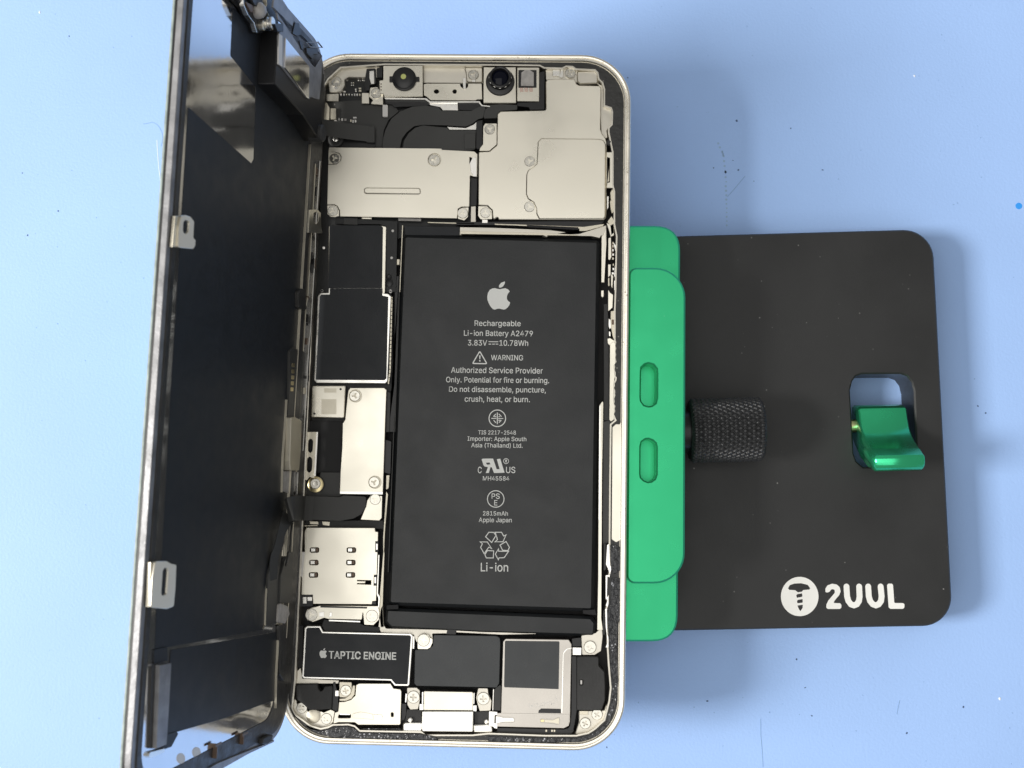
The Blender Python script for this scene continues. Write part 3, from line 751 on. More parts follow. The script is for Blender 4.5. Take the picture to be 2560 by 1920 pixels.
# strips beside the camera shield
plate('side_clip', ph, 'cream', PH, z('D', (1602, 172), (1668, 172), (1668, 552), (1602, 552)), -1.2, 0.6, 0.1, holes=[z('D', (1604, 225), (1636, 235), (1636, 490), (1604, 500))])
plate('side_clip_core', ph, 'cream2', PH, z('D', (1604, 240), (1630, 245), (1630, 482), (1604, 492)), -1.3, 0.4, 0.05)
lathe_part('grommet', ph, 'rubber', 'B', 1722, 1090, -1.6, [(0, 0.5), (0.5, 0.45), (0.75, 0.1), (0.75, -0.4), (0, -0.4)], 20)
for k, pp, m, h in (('D', [(1640, 600), (1665, 560), (1690, 640), (1690, 820), (1665, 800), (1650, 700)], 'cream2', -1.5), ('D', [(1605, 640), (1625, 640), (1622, 760), (1606, 790)], 'bright', -2.0),
                    ('D', [(1610, 910), (1655, 850), (1680, 900), (1680, 1030), (1650, 1060), (1640, 960)], 'cream2', -1.5),
                    ('V', [(690, 120), (730, 110), (745, 270), (720, 300), (700, 230)], 'cream2', -1.6), ('V', [(640, 420), (700, 460), (745, 430), (745, 600), (700, 620), (680, 540)], 'cream', -1.5),
                    ('V', [(668, 640), (705, 625), (712, 900), (690, 940), (666, 930)], 'cream', -1.45), ('V', [(735, 690), (775, 740), (780, 800), (765, 1150), (745, 1200), (745, 960), (770, 850), (740, 780)], 'bright', -1.45),
                    ('V', [(664, 1000), (702, 1000), (700, 1150), (664, 1180)], 'cream', -1.45), ('V', [(664, 1185), (685, 1185), (685, 1300), (664, 1300)], 'cream2', -1.6), ('V', [(715, 700), (735, 680), (735, 900), (715, 880)], 'brown', -1.6),
                    ('V', [(705, 1130), (735, 1160), (725, 1340), (705, 1300)], 'cream', -1.5), ('V', [(745, 1230), (775, 1210), (775, 1330), (750, 1370)], 'bright', -1.4), ('V', [(665, 1340), (690, 1390), (735, 1420), (725, 1600), (665, 1650)], 'cream', -1.5),
                    ('W', [(700, 100), (760, 90), (772, 200), (770, 470), (735, 480), (700, 300)], 'cream2', -1.5), ('W', [(672, 200), (702, 220), (706, 330), (685, 350), (670, 300)], 'bright', -1.35), ('W', [(675, 370), (700, 390), (700, 450), (675, 440)], 'bright', -1.35),
                    ('W', [(715, 215), (752, 215), (752, 285), (715, 285)], 'brown', -1.4), ('W', [(655, 480), (690, 470), (740, 500), (775, 520), (770, 560), (690, 575), (660, 545)], 'cream', -1.3)):
    plate('button_flex_clip', ph, m, PH, z(k, *pp), h, 0.7, 0.08, 0.05)
for yy in (690, 735, 790, 850, 905, 990, 1050, 1110):
    plate('chip', ph, random.choice(['bright', 'brown', 'cream2']), PH, zr('V', 720 + random.uniform(-6, 10), yy, 745 + random.uniform(-5, 10), yy + 30), -1.42, 0.4, 0.03, 0.02)
plate('white_edge', ph, 'cream', PH, z('W', (690, 560), (735, 520), (768, 545), (765, 830), (745, 850), (760, 1000), (745, 1100), (740, 1340), (755, 1420), (745, 1600), (705, 1625), (682, 1600), (688, 900)), -1.05, 0.5, 0.1, 0.05)
# rails on the right of the battery
plate('battery_rail', ph, 'cream', PH, z('V', (575, 610), (600, 590), (640, 470), (642, 720), (613, 1250), (570, 1250)), -2.0, 1.5, 0.06)
plate('battery_rail', ph, 'cream', PH, z('V', (568, 1362), (606, 1358), (604, 1440), (585, 1462), (568, 1440)), -2.0, 1.5, 0.06)
plate('battery_rail', ph, 'cream', PH, z('W', (545, 1400), (585, 1345), (600, 1360)) + z('L', (221, 0), (219, 800), (212, 1300), (232, 1440), (160, 1440), (172, 800), (176, 0)), -2.0, 1.6, 0.06)
plate('battery_rail_lip', ph, 'bright', PH, z('w', (212, 90), (232, 60), (228, 1659), (200, 1659)), -1.85, 0.2, 0.02, 0.02)
plate('side_foam', ph, 'rubber', PH, z('W', (606, 0), (660, 0), (676, 600), (682, 1610), (608, 1610)), -2.3, 1.0, 0.1)
plate('side_foam', ph, 'flex', PH, z('w', (272, 300), (365, 275), (382, 320), (380, 500), (372, 1659), (258, 1659)) + z('L', (222, 380), (280, 380), (325, 330), (330, 0))[0:0], -2.15, 0.8, 0.15)
plate('side_foam', ph, 'flex', PH, z('L', (226, 60), (328, 60), (325, 330), (280, 385), (224, 388)), -2.18, 0.8, 0.2)
for pp in ([(280, 400), (310, 385), (320, 640), (335, 680), (330, 770), (315, 770), (290, 690), (265, 640)], [(262, 770), (325, 765), (330, 790), (330, 1130), (295, 1170), (262, 1140), (285, 1075), (262, 1060)], [(255, 1180), (285, 1170), (285, 1480), (325, 1600), (320, 1655), (260, 1655), (285, 1590), (262, 1400)]):
    plate('ledge_lip', ph, 'bright', PH, z('L', *pp), -0.98, 0.6, 0.12, 0.06)
for pp in ([(285, 780), (312, 800), (308, 1000), (278, 1050)], [(240, 380), (265, 390), (270, 700), (240, 720)], [(235, 1200), (255, 1200), (255, 1500), (230, 1500)]):
    plate('side_foam', ph, 'blackpl', PH, z('L', *pp), -0.95, 0.4, 0.1, 0.03)

# ---- left column below the shield
plate('board_edge', ph, 'board', PH, z('C', (420, 870), (1080, 905), (1065, 1659), (960, 1659), (958, 960), (890, 940), (420, 935)), -2.7, 0.5, 0.1)
plate('flex_tab', ph, 'flex', PH, z('C', (505, 868), (655, 872), (655, 945), (505, 940)), -2.5, 0.3)
plate('spring_tab', ph, 'cream', PH, z('C', (700, 860), (805, 864), (805, 885), (700, 882)), -2.2, 0.3)
plate('spring_tab', ph, 'pad', PH, z('C', (1088, 872), (1330, 878), (1330, 905), (1088, 900)), -2.3, 0.3)
uf = plate('chip_shield', ph, 'cream', PH, z('C', (350, 960), (910, 955), (958, 966), (945, 1659), (930, 1705), (345, 1705)), -2.25, 0.5, 0.1)
plate('graphite_film', uf, 'film', PH, z('C', (356, 950), (905, 950), (925, 975), (915, 1640), (345, 1640)), -2.20, 0.06, 0.15, 0.02)
lf = plate('chip_shield', ph, 'bright', PH, z('E', (402, 212), (432, 180), (516, 178), (518, 128), (1090, 128), (1092, 184), (1150, 190), (1180, 218), (1142, 1118), (1118, 1142), (388, 1136), (362, 1105), (382, 700)), -2.0, 0.8, 0.1, 0.08)
plate('graphite_film', lf, 'film', PH, z('E', (422, 218), (440, 198), (530, 196), (530, 132), (1086, 132), (1088, 208), (1152, 222), (1132, 1092), (1110, 1108), (386, 1104), (380, 1090), (400, 700)), -1.96, 0.06, 0.15, 0.02)
plate('graphite_film', lf, 'film', PH, z('E', (392, 822), (620, 824), (680, 850), (712, 905), (712, 1000), (705, 1103), (388, 1100)), -1.92, 0.05, 0.6, 0.02)
for k, x, y in (('C', 1028, 1008), ('C', 1017, 1295), ('C', 1005, 1645), ('C', 295, 1190), ('C', 275, 1645), ('E', 445, 157), ('E', 1175, 168)):
    plate('solder_dot', ph, 'white', PH, z(k, *circ(x, y, 14, 14)), -2.62, 0.1, 0, 0.02)
plate('stitch_rail', ph, 'cream2', PH, z('E', (1183, 215), (1198, 225), (1180, 1000), (1160, 1150), (1145, 1150), (1160, 1000)), -2.6, 0.3)
for k in range(20):
    y = 240 + k * 44; x = 1190 - (y - 240) * 0.028
    plate('solder_stitch', ph, 'blackpl', PH, zr('E', x - 9, y, x + 9, y + 7), -2.55, 0.1, 0, 0)
for (x, y, r) in ((990, 1500, 28), (990, 1565, 42)): lathe_part('coil', ph, 'blackpl', 'C', x, y, -2.6, [(0, 0.3), (r * .012, 0.35), (r * .02, 0.2), (r * .02, 0), (0, 0)], 20)
plate('side_pin', ph, 'cream2', PH, z('C', (1073, 1310), (1103, 1310), (1100, 1370), (1070, 1370)), -2.4, 1.0, 0.1)
plate('side_pin', ph, 'cream2', PH, z('F', (1215, 630), (1250, 628), (1240, 770), (1212, 785)), -2.4, 1.0, 0.1)
plate('side_pin', ph, 'cream2', PH, z('F', (1212, 800), (1235, 830), (1205, 1200), (1185, 1659), (1180, 1300)), -2.6, 1.0, 0.05)
# battery trough edge
plate('trough_wall', ph, 'blackpl', PH, z('E', (1220, 0), (1265, 0), (1225, 1659), (1150, 1659), (1180, 1220), (1215, 1150)), -2.9, 1.0, 0.05)
plate('trough_edge', ph, 'cream2', PH, z('C', (1128, 950), (1138, 950), (1108, 1659), (1100, 1659)) , -2.2, 1.2, 0, 0.02)
plate('trough_edge', ph, 'flex', PH, z('E', (1268, 0), (1278, 0), (1225, 1659), (1216, 1659)), -2.2, 1.2, 0, 0.02)
plate('trough_edge', ph, 'flex', PH, z('F', (1296, 0), (1305, 0), (1240, 1659), (1230, 1659)), -2.2, 1.2, 0, 0.02)
plate('trough_edge', ph, 'cream2', PH, z('G', (1268, 0), (1282, 0), (1262, 580), (1275, 800), (1240, 800), (1220, 600)), -2.5, 1.0, 0.05, 0.04)
# metal lidded chip and tall bracket
mc = plate('metal_can_chip', ph, 'cream', PH, z('E', (342, 1168), (697, 1166), (682, 1510), (332, 1502)), -1.7, 0.9, 0.4, 0.14)
for x, y in ((645, 1203), (366, 1463)): plate('dot', mc, 'blackpl', PH, z('E', *circ(x, y, 12, 14)), -1.69, 0.06, 0, 0)
plate('engraving', mc, 'cream2', PH, zr('E', 470, 1195, 600, 1240), -1.688, 0.05, 0.05, 0.0)
plate('engraving', mc, 'cream2', PH, zr('E', 440, 1310, 600, 1470), -1.688, 0.05, 0.05, 0.0)
plate('black_pocket', ph, 'void', PH, z('F', (400, 50), (760, 55), (735, 600), (515, 600), (380, 640)), -3.4, 0.6)
plate('flex_sheet', ph, 'flex', PH, z('F', (515, 598), (735, 600), (725, 860), (360, 855), (350, 700), (500, 690)), -2.9, 0.3)
tb = plate('tall_bracket', ph, 'cream', PH, z('E', (716, 1300), (728, 1215), (748, 1190), (1108, 1190), (1132, 1212)) + z('F', (1205, 20), (1190, 500), (1178, 836), (720, 831), (728, 600), (746, 330), (752, 78), (778, 40)), -1.6, 0.35, 0.15, 0.07,
           holes=[z('E', *circ(803, 1275, 66, 28)), z('F', *circ(1094, 704, 66, 28))])
plate('hem', tb, 'white_metal', PH, z('F', (722, 800), (1178, 805), (1177, 834), (722, 829)), -1.52, 0.1, 0, 0.03)
for k, x, y in (('E', 803, 1275), ('F', 1094, 704)): plate('tab', tb, 'cream2', PH, z(k, *circ(x, y, 74, 20)), -1.8, 0.15, 0, 0)
screw(tb, 'E', 795, 1275, -1.5, 1.15); screw(tb, 'F', 1086, 704, -1.5, 1.15)
plate('trough_wall', ph, 'flex', PH, z('E', (1135, 1230), (1175, 1240), (1165, 1659), (1125, 1659)), -2.6, 0.6)
plate('trough_wall', ph, 'blackpl', PH, z('F', (1200, 250), (1270, 270), (1260, 620), (1190, 600)), -2.6, 0.6, 0.3)
# gold washer and slotted bracket
lathe_part('washer', ph, 'gold', 'F', 463, 728, -1.6, [(0, 0.12), (1.55, 0.12), (1.68, 0.04), (1.68, -0.3), (0, -0.3)])
lathe_part('washer_screw', ph, 'screw', 'F', 463, 720, -1.45, [(0, 0.3), (0.5, 0.32), (0.55, 0.25), (0.95, 0.25), (1.12, 0.12), (1.12, -0.1), (0, -0.1)], 28)
sb = plate('slotted_bracket', ph, 'cream2', PH, z('F', (316, 170), (488, 168), (462, 640), (440, 660), (395, 650), (372, 682), (290, 680)), -1.2, 0.5, 0.08, 0.05,
           holes=[rp(z('F', (385, 262), (410, 236), (436, 262), (430, 372), (405, 396), (382, 372)), 8), rp(z('F', (374, 455), (400, 428), (428, 455), (422, 580), (394, 608), (368, 580)), 8)])
plate('flange', sb, 'bright', PH, z('F', (470, 170), (490, 168), (464, 640), (444, 640)), -0.85, 0.4, 0, 0.05)
plate('flange', sb, 'bright', PH, z('F', (312, 172), (336, 172), (312, 676), (290, 676)), -0.85, 0.4, 0, 0.05)
# lower flex to the screen and what lies below it
plate('flex_bracket', ph, 'cream', PH, z('F', (942, 1102), (1000, 960), (1012, 900), (1052, 842), (1172, 850), (1166, 1085), (1140, 1112)), -2.0, 0.5, 0.15)
screw(ph, 'F', 1097, 886, -1.85, 1.15)
plate('flex_cable', ph, 'flex', PH, z('F', (232, 845), (720, 862), (760, 845), (1002, 858), (995, 960), (950, 1045), (862, 1092), (720, 1116), (500, 1108), (200, 1098), (190, 960)), -1.3, 0.16, 0.5, 0.04)
plate('black_pocket', ph, 'rubber', PH, z('F', (360, 1115), (880, 1110), (1180, 1110), (1190, 1200), (340, 1180)), -2.9, 0.6)
plate('spring_tab', ph, 'cream2', PH, z('F', (345, 1162), (485, 1160), (485, 1172), (345, 1174)), -2.3, 0.3)
plate('spring_tab', ph, 'cream2', PH, z('F', (400, 1118), (490, 1122), (495, 1155), (400, 1150)), -2.4, 0.3)
plate('spring_tab', ph, 'cream2', PH, z('F', (530, 1120), (615, 1125), (612, 1170), (540, 1160)), -2.5, 0.3)
# card tray shield
st = plate('card_tray_shield', ph, 'cream', PH, z('F', (366, 1186), (1092, 1191), (1097, 1228), (1128, 1234)) + z('G', (1206, 60), (1192, 520), (1152, 524), (1146, 556), (522, 551), (518, 455), (398, 455), (402, 270), (432, 0)) + z('F', (345, 1240)), -1.75, 1.2, 0.06, 0.06,
           holes=[rp(PHP, 5) for PHP in [zr('F', x - 50 + dx, y - 27, x + 48 + dx, y + 28) for y, dx in ((1425, 0), (1558, -6), (1690, -10)) for x in (452, 845)]] + [z('G', (992, 298), (1140, 302), (1138, 348), (990, 342), (992, 332), (1075, 332), (1080, 312), (992, 310))])
for y, dx in ((1425, 0), (1558, -6), (1690, -10)):
    for x in (452, 845):
        plate('contact', st, 'bright', PH, zr('F', x - 38 + dx, y - 18, x + 8 + dx, y + 18), -1.9, 0.3, 0.05)
        plate('contact', st, 'brown', PH, zr('F', x + 12 + dx, y - 20, x + 40 + dx, y + 20), -2.05, 0.3)
for q in (('G', (1168, 242), (1200, 240), (1196, 360), (1164, 358)), ('F', (1098, 1332), (1132, 1330), (1128, 1450), (1096, 1448))):
    plate('notch_catch', st, 'blackpl', PH, z(q[0], *q[1:]), -1.70, 0.1, 0, 0.02)
    c = [(sum(p[0] for p in q[1:]) / 4, sum(p[1] for p in q[1:]) / 4)][0]
    plate('notch_catch', st, 'bright', PH, zr(q[0], c[0] - 8, c[1] - 32, c[0] + 10, c[1] + 32), -1.66, 0.05, 0, 0.01)
plate('notch_catch', st, 'blackpl', PH, zr('G', 362, 448, 518, 580), -2.3, 0.5)
plate('notch_catch', st, 'bright', PH, zr('G', 412, 478, 452, 550), -2.1, 0.3)
plate('notch_catch', st, 'bright', PH, zr('G', 462, 478, 512, 520), -2.1, 0.3)
plate('side_strip', ph, 'white', PH, z('G', (392, 0), (435, 0), (408, 265), (385, 262)), -1.6, 0.5, 0.1)
plate('notch_catch', st, 'blackpl', PH, zr('G', 1145, 525, 1192, 558), -1.95, 0.4)
plate('tray_rail', ph, 'bright', PH, z('G', (1215, 30), (1228, 30), (1212, 440), (1235, 480), (1225, 590), (1212, 590), (1215, 490), (1198, 450)), -1.9, 0.8, 0.05, 0.04)
# bracket row under the tray
br = plate('tray_bracket', ph, 'cream', PH, z('G', (435, 660), (460, 610), (510, 592), (600, 570), (1215, 575), (1228, 640), (1222, 720), (1165, 778), (1065, 775), (1052, 620), (1040, 720), (680, 712), (640, 700), (560, 730), (520, 745), (460, 725)), -2.0, 0.5, 0.25, 0.06)
plate('slot', br, 'blackpl', PH, z('G', (600, 572), (1098, 584), (1095, 602), (600, 590)), -1.97, 0.06, 0, 0.0)
plate('clip', br, 'bright', PH, z('G', (585, 640), (640, 635), (640, 690), (585, 690)), -1.85, 0.2, 0.1)
plate('clip', br, 'bright', PH, z('G', (700, 640), (725, 640), (722, 690), (690, 690)), -1.85, 0.2, 0.1)
plate('clip', br, 'white_metal', PH, z('G', (690, 718), (1025, 732), (1022, 750), (688, 738)), -1.9, 0.3, 0.05)
screw(ph, 'G', 503, 668, -1.85, 1.3); screw(ph, 'G', 1148, 682, -1.85, 1.3)
plate('black_foam', ph, 'rubber', PH, z('G', (640, 715), (780, 752), (1010, 755), (1062, 780), (1180, 795), (1232, 800), (1230, 850), (650, 848), (615, 780)), -2.3, 1.5, 0.2)
# bottom cream webs
plate('midframe_web', ph, 'midframe', PH, z('G', (1215, 790), (1240, 600), (1262, 560), (1275, 780), (1300, 812), (1780, 822), (1960, 828), (1960, 868), (1790, 870), (1800, 930), (1620, 960), (1590, 880), (1240, 855)), -2.5, 2.5, 0.15, 0.08)
plate('midframe_web', ph, 'midframe', PH, z('N', (770, 75), (1000, 80), (1010, 98), (1880, 122), (1880, 140), (1400, 150), (780, 118)), -2.5, 2.5, 0.05, 0.06)
plate('battery_tab', ph, 'blackpl', PH, z('N', (655, 72), (775, 78), (775, 150), (640, 145)), -2.3, 0.4, 0.1)
plate('midframe_web', ph, 'midframe', PH, z('O', (1135, 140), (1310, 110), (1360, 60), (1390, 0), (1400, 150), (1380, 330), (1300, 380), (1145, 380)), -2.5, 2.5, 0.4, 0.08)
plate('midframe_web', ph, 'midframe', PH, z('G', (330, 1290), (390, 1230), (410, 1345), (800, 1365), (790, 1400), (320, 1400)), -2.7, 2.5, 0.1, 0.06)
plate('midframe_corner', ph, 'midframe', PH, z('Z', (255, 420), (330, 480), (330, 520), (420, 560), (480, 620), (620, 610), (650, 650), (800, 640), (795, 790), (740, 835), (640, 855), (500, 815), (400, 740), (290, 650), (258, 580)), -2.3, 3.0, 0.35, 0.15)
lathe_part('midframe_disc', ph, 'cream2', 'Z', 545, 690, -2.25, [(0, 0.06), (1.35, 0.06), (1.45, 0), (0, 0)], 32)
plate('midframe_corner', ph, 'midframe', PH, z('O', (1108, 1060), (1420, 1050), (1440, 980), (1465, 1000), (1440, 1160), (1300, 1270), (1220, 1325), (1060, 1360), (1110, 1200)), -2.3, 3.0, 0.3, 0.15)
screw(ph, 'Z', 392, 578, -2.0, 1.15, 4); screw(ph, 'Z', 715, 722, -1.8, 1.15, 4)
plate('screw_tab', ph, 'cream', PH, z('Z', (630, 615), (680, 640), (770, 600), (825, 625), (800, 770), (720, 800), (655, 760), (648, 680)), -2.0, 0.4, 0.2, 0.05)
screw(ph, 'O', 1330, 1105, -2.0, 1.15, 4); screw(ph, 'O', 1185, 1212, -1.9, 1.15, 4); screw(ph, 'O', 1245, 283, -2.0, 1.3, 4)
plate('screw_tab', ph, 'cream2', PH, z('O', (1115, 1060), (1220, 1060), (1222, 1110), (1115, 1105)), -2.1, 0.4, 0.05)
# taptic motor
te = plate('vibration_motor', ph, 'bright', PH, z('G', (431, 812), (456, 787), (598, 787), (628, 846), (1560, 868), (1584, 892), (1546, 1412), (1530, 1427), (1388, 1425), (1345, 1371), (425, 1347), (403, 1327)), -1.7, 3.0, 0.15, 0.10)
plate('motor_film', te, 'film', PH, z('G', (450, 818), (465, 805), (588, 805), (618, 862), (1548, 886), (1564, 900), (1528, 1400), (1518, 1408), (1398, 1406), (1355, 1354), (434, 1329), (422, 1318)), -1.66, 0.06, 0.15, 0.02)
text('TAPTIC ENGINE', te, PH, 'G', 690, 1402, 1056, 1131, -1.645, bold=0.026, dyr=14)


def apple(x0, y0, x1, y1):
    """fruit outline traced from the print, given its box in zoom pixels"""
    body = [(1060, 268), (1090, 262), (1120, 257), (1150, 270), (1168, 292), (1148, 314), (1137, 342), (1137, 370), (1148, 392), (1172, 409), (1163, 436), (1145, 462), (1125, 479), (1105, 485), (1080, 480), (1055, 474), (1032, 477), (1010, 485), (988, 480), (963, 453), (942, 415), (930, 380), (928, 345), (935, 307), (955, 274), (985, 259), (1010, 257), (1035, 264)]
    leaf = [(1052, 250), (1054, 226), (1075, 200), (1117, 184), (1114, 210), (1098, 236), (1075, 250)]
    f = lambda l: [(x0 + (a - 928) / 244 * (x1 - x0), y0 + (b - 184) / 301 * (y1 - y0)) for a, b in l]
    return f(body), f(leaf)


bo, le = apple(590, 1022, 668, 1128)
flat('printed_logo', te, PH, 'print', [rp(PH.pts(z('G', *bo), -1.645), 0.05, 2), PH.pts(z('G', *le), -1.645)], -1.645)
plate('side_strip', ph, 'bright', PH, z('G', (1585, 895), (1602, 895), (1598, 1030), (1578, 1030)), -2.2, 0.4)
plate('black_pocket', ph, 'void', PH, z('G', (330, 780), (420, 780), (405, 1230), (370, 1240), (330, 1150)), -3.0, 0.5)
# middle black module, speaker
plate('speaker_film', ph, 'film2', PH, z('N', (465, 150), (1330, 165), (1378, 190), (1388, 250), (1372, 820), (1335, 880), (230, 856), (196, 825), (206, 356), (390, 352), (452, 300)), -1.85, 2.0, 0.35, 0.08)
plate('screw_tab', ph, 'cream', PH, z('N', (240, 180), (300, 140), (390, 145), (420, 195), (452, 200), (450, 260), (420, 325), (380, 350), (242, 348)), -1.75, 0.5, 0.25, 0.06)
screw(ph, 'N', 325, 225, -1.55, 1.3, 4)
sp = plate('loudspeaker', ph, 'speaker_metal', PH, z('O', (182, 215), (212, 180), (985, 190), (1020, 245), (1002, 1190), (985, 1245), (925, 1276), (110, 1255), (105, 1085), (158, 1085)), -1.75, 3.2, 0.25, 0.10)
plate('speaker_pad', sp, 'film2', PH, z('O', (206, 212), (218, 204), (865, 212), (872, 222), (862, 795), (200, 772), (196, 750)), -1.70, 0.08, 0.12, 0.02)
plate('fold', sp, 'bright', PH, z('O', (912, 372), (925, 335), (960, 300), (1020, 288), (1020, 298), (968, 310), (935, 345), (922, 375), (908, 1085), (894, 1085)), -1.68, 0.1, 0.0, 0.02)
plate('slot', sp, 'blackpl', PH, z('O', (612, 1085), (618, 1055), (650, 1030), (888, 1035), (890, 1090)), -1.72, 0.06, 0.1, 0.0)
plate('step', sp, 'speaker_metal', PH, z('O', (110, 1088), (158, 1086), (990, 1100), (985, 1240), (925, 1270), (112, 1250)), -1.70, 0.1, 0.1, 0.03, holes=[rp(z('O', (120, 1110), (180, 1132), (300, 1135), (332, 1160), (320, 1200), (150, 1202), (118, 1210)), 6), rp(z('O', (635, 1180), (650, 1150), (690, 1150), (800, 1160), (878, 1128), (872, 1235), (800, 1215), (680, 1205), (645, 1205)), 6)])
plate('spring_finger', sp, 'bright', PH, z('O', (95, 1122), (190, 1145), (312, 1148), (318, 1190), (195, 1190), (95, 1215)), -1.64, 0.1, 0.1, 0.03)
plate('spring_finger', sp, 'cream2', PH, z('O', (690, 1165), (790, 1172), (870, 1140), (868, 1222), (795, 1205), (690, 1200)), -1.66, 0.1, 0.1, 0.03)
plate('contact', sp, 'gold', PH, z('O', (642, 1165), (685, 1165), (685, 1195), (642, 1195)), -1.66, 0.1, 0.1, 0.03)
def b_res(bm):
    for i in range(46):
        t = i / 45; x = 500 + 370 * t + random.uniform(-15, 15); y = 1000 - 70 * t * t + random.uniform(-30, 25) - (60 * random.random() if t > 0.85 else 0)
        u, v = PH.hit(*z('O', (x, y))[0], -1.74)
        q = [(u + random.uniform(.5, 1) * random.uniform(.05, .16) * math.cos(a), v + random.uniform(.5, 1.6) * random.uniform(.06, .2) * math.sin(a)) for a in (0, 1, 2, 3, 4, 5)]
        add_prism(bm, q, -1.75, -1.735)


rs_ = part('residue', sp, 'white', b_res); rs_['kind'] = 'stuff'
plate('black_foam', ph, 'rubber', PH, z('O', (1080, 402), (1110, 395), (1338, 398), (1350, 420), (1352, 512), (1420, 582), (1430, 760), (1428, 930), (1392, 1040), (1360, 1056), (1085, 1052)), -1.7, 2.5, 0.25, 0.15, holes=[rp(zr('O', 1120, 680, 1162, 745), 5)])
plate('foam_pin', ph, 'white', PH, zr('O', 1124, 684, 1150, 738), -2.0, 0.5, 0.2)
plate('black_wall', ph, 'blackpl', PH, z('O', (1022, 390), (1078, 395), (1082, 1060), (1060, 1200), (1040, 1300), (960, 1300), (1000, 1240), (1015, 1100)), -2.0, 2.0, 0.2)
plate('black_wall', ph, 'blackpl', PH, z('O', (1022, 180), (1075, 170), (1135, 165), (1135, 275), (1030, 275)), -2.0, 1.5, 0.15)
plate('spring_tab', ph, 'bright', PH, z('O', (1032, 285), (1140, 288), (1138, 380), (1032, 378)), -1.8, 0.5, 0.05)
plate('black_wall', ph, 'flex', PH, z('N', (1300, 905), (1330, 880), (1380, 840), (1400, 860), (1390, 1200), (1295, 1195)), -2.0, 1.5, 0.1)
plate('speaker_edge', ph, 'bright', PH, z('N', (1285, 895), (1300, 905), (1290, 1195), (1275, 1200)), -1.8, 0.6, 0.03)
plate('black_pocket', ph, 'blackpl', PH, z('O', (110, 1265), (930, 1285), (1000, 1260), (1050, 1300), (1010, 1350), (110, 1340)), -2.2, 1.5, 0.1)
for x in (700, 770, 800): plate('chip', ph, 'cream2', PH, zr('O', x, 1288, x + 22, 1318), -2.1, 0.2)
# charging port
cp = plate('charge_port', ph, 'cream', PH, z('N', (330, 928), (1000, 940), (1012, 960), (1008, 1195), (328, 1190)), -1.5, 2.4, 0.1, 0.08)
plate('shell', cp, 'white_metal', PH, z('N', (302, 1205), (1015, 1208), (1010, 1480), (998, 1495), (310, 1488), (300, 1460)), -1.42, 2.5, 0.12, 0.15)
plate('ear', cp, 'white_metal', PH, z('N', (40, 1385), (70, 1362), (290, 1362), (300, 1375), (300, 1495), (60, 1490), (40, 1470)), -1.7, 2.0, 0.2, 0.2)
plate('ear', cp, 'bright', PH, z('N', (1018, 1395), (1220, 1388), (1275, 1420), (1280, 1500), (1018, 1500)), -1.7, 2.0, 0.2, 0.2)
for pp in ([(302, 940), (325, 938), (322, 1100), (300, 1105)], [(268, 1105), (325, 1105), (325, 1190), (268, 1190)], [(1015, 950), (1032, 952), (1028, 1100), (1012, 1120)], [(1010, 1125), (1060, 1125), (1058, 1210), (1012, 1205)], [(75, 960), (100, 965), (88, 1085), (68, 1085)]):
    plate('clip', cp, 'white_metal', PH, z('N', *pp), -1.6, 0.5, 0.06, 0.05)
plate('screw_tab', ph, 'midframe', PH, z('N', (95, 880), (230, 878), (275, 920), (278, 1050), (250, 1180), (140, 1185), (100, 1120)), -2.0, 0.6, 0.3, 0.08)
screw(ph, 'N', 185, 1012, -1.7, 1.3, 4)
plate('screw_tab', ph, 'midframe', PH, z('N', (1080, 885), (1215, 888), (1222, 960), (1265, 1060), (1255, 1200), (1100, 1205), (1070, 1110), (1050, 1020)), -2.0, 0.6, 0.3, 0.08)
screw(ph, 'N', 1152, 1032, -1.7, 1.3, 4)
plate('black_foam', ph, 'rubber', PH, z('N', (95, 1180), (290, 1190), (295, 1355), (70, 1355)), -2.4, 1.2, 0.15)
plate('black_foam', ph, 'rubber', PH, z('N', (1025, 1212), (1225, 1205), (1225, 1385), (1030, 1385)), -2.4, 1.2, 0.15)
plate('black_foam', ph, 'blackpl', PH, z('N', (20, 1100), (90, 1100), (85, 1250), (60, 1330), (20, 1330)), -2.3, 1.0, 0.1)
for x, y in ((140, 1325), (1195, 1348)): lathe_part('rivet', ph, 'bright', 'N', x, y, -1.9, [(0, 0.25), (0.3, 0.2), (0.5, 0), (0, 0)], 16)
plate('spring_tab', ph, 'bright', PH, z('N', (1230, 1205), (1345, 1215), (1350, 1260), (1310, 1262), (1305, 1370), (1350, 1375), (1345, 1450), (1300, 1440), (1290, 1420), (1225, 1415)), -1.55, 0.3, 0.1, 0.05)
# microphone bracket
mb = plate('mic_bracket', ph, 'cream', PH, z('Z', (882, 500), (960, 495), (1040, 470), (1095, 415), (1108, 275), (1150, 256), (1560, 258), (1600, 322), (1690, 334), (1704, 362), (1692, 790), (1678, 804), (1135, 802), (1090, 770), (880, 768), (805, 788), (825, 640), (870, 625)), -1.55, 0.5, 0.15, 0.08,
           holes=[rp(z('Z', (872, 690), (890, 655), (1035, 660), (1040, 712), (872, 712)), 5), rp(z('Z', (1565, 640), (1600, 640), (1600, 695), (1568, 697)), 8)])
plate('spring_finger', mb, 'white_metal', PH, z('Z', (1340, 665), (1440, 668), (1455, 700), (1435, 735), (1340, 732)), -1.40, 0.12, 0.1, 0.04)
plate('spring_finger', mb, 'white_metal', PH, z('Z', (885, 648), (1030, 655), (1025, 672), (890, 670)), -1.5, 0.1, 0.05, 0.03)
plate('spring_finger', mb, 'cream', PH, z('Z', (1060, 655), (1160, 630), (1240, 640), (1330, 662), (1335, 735), (1240, 722), (1060, 712)), -1.48, 0.1, 0.1, 0.04)
plate('screw_tab', ph, 'cream2', PH, z('Z', (885, 235), (1050, 240), (1055, 380), (1000, 445), (885, 440)), -1.95, 0.5, 0.3, 0.08)
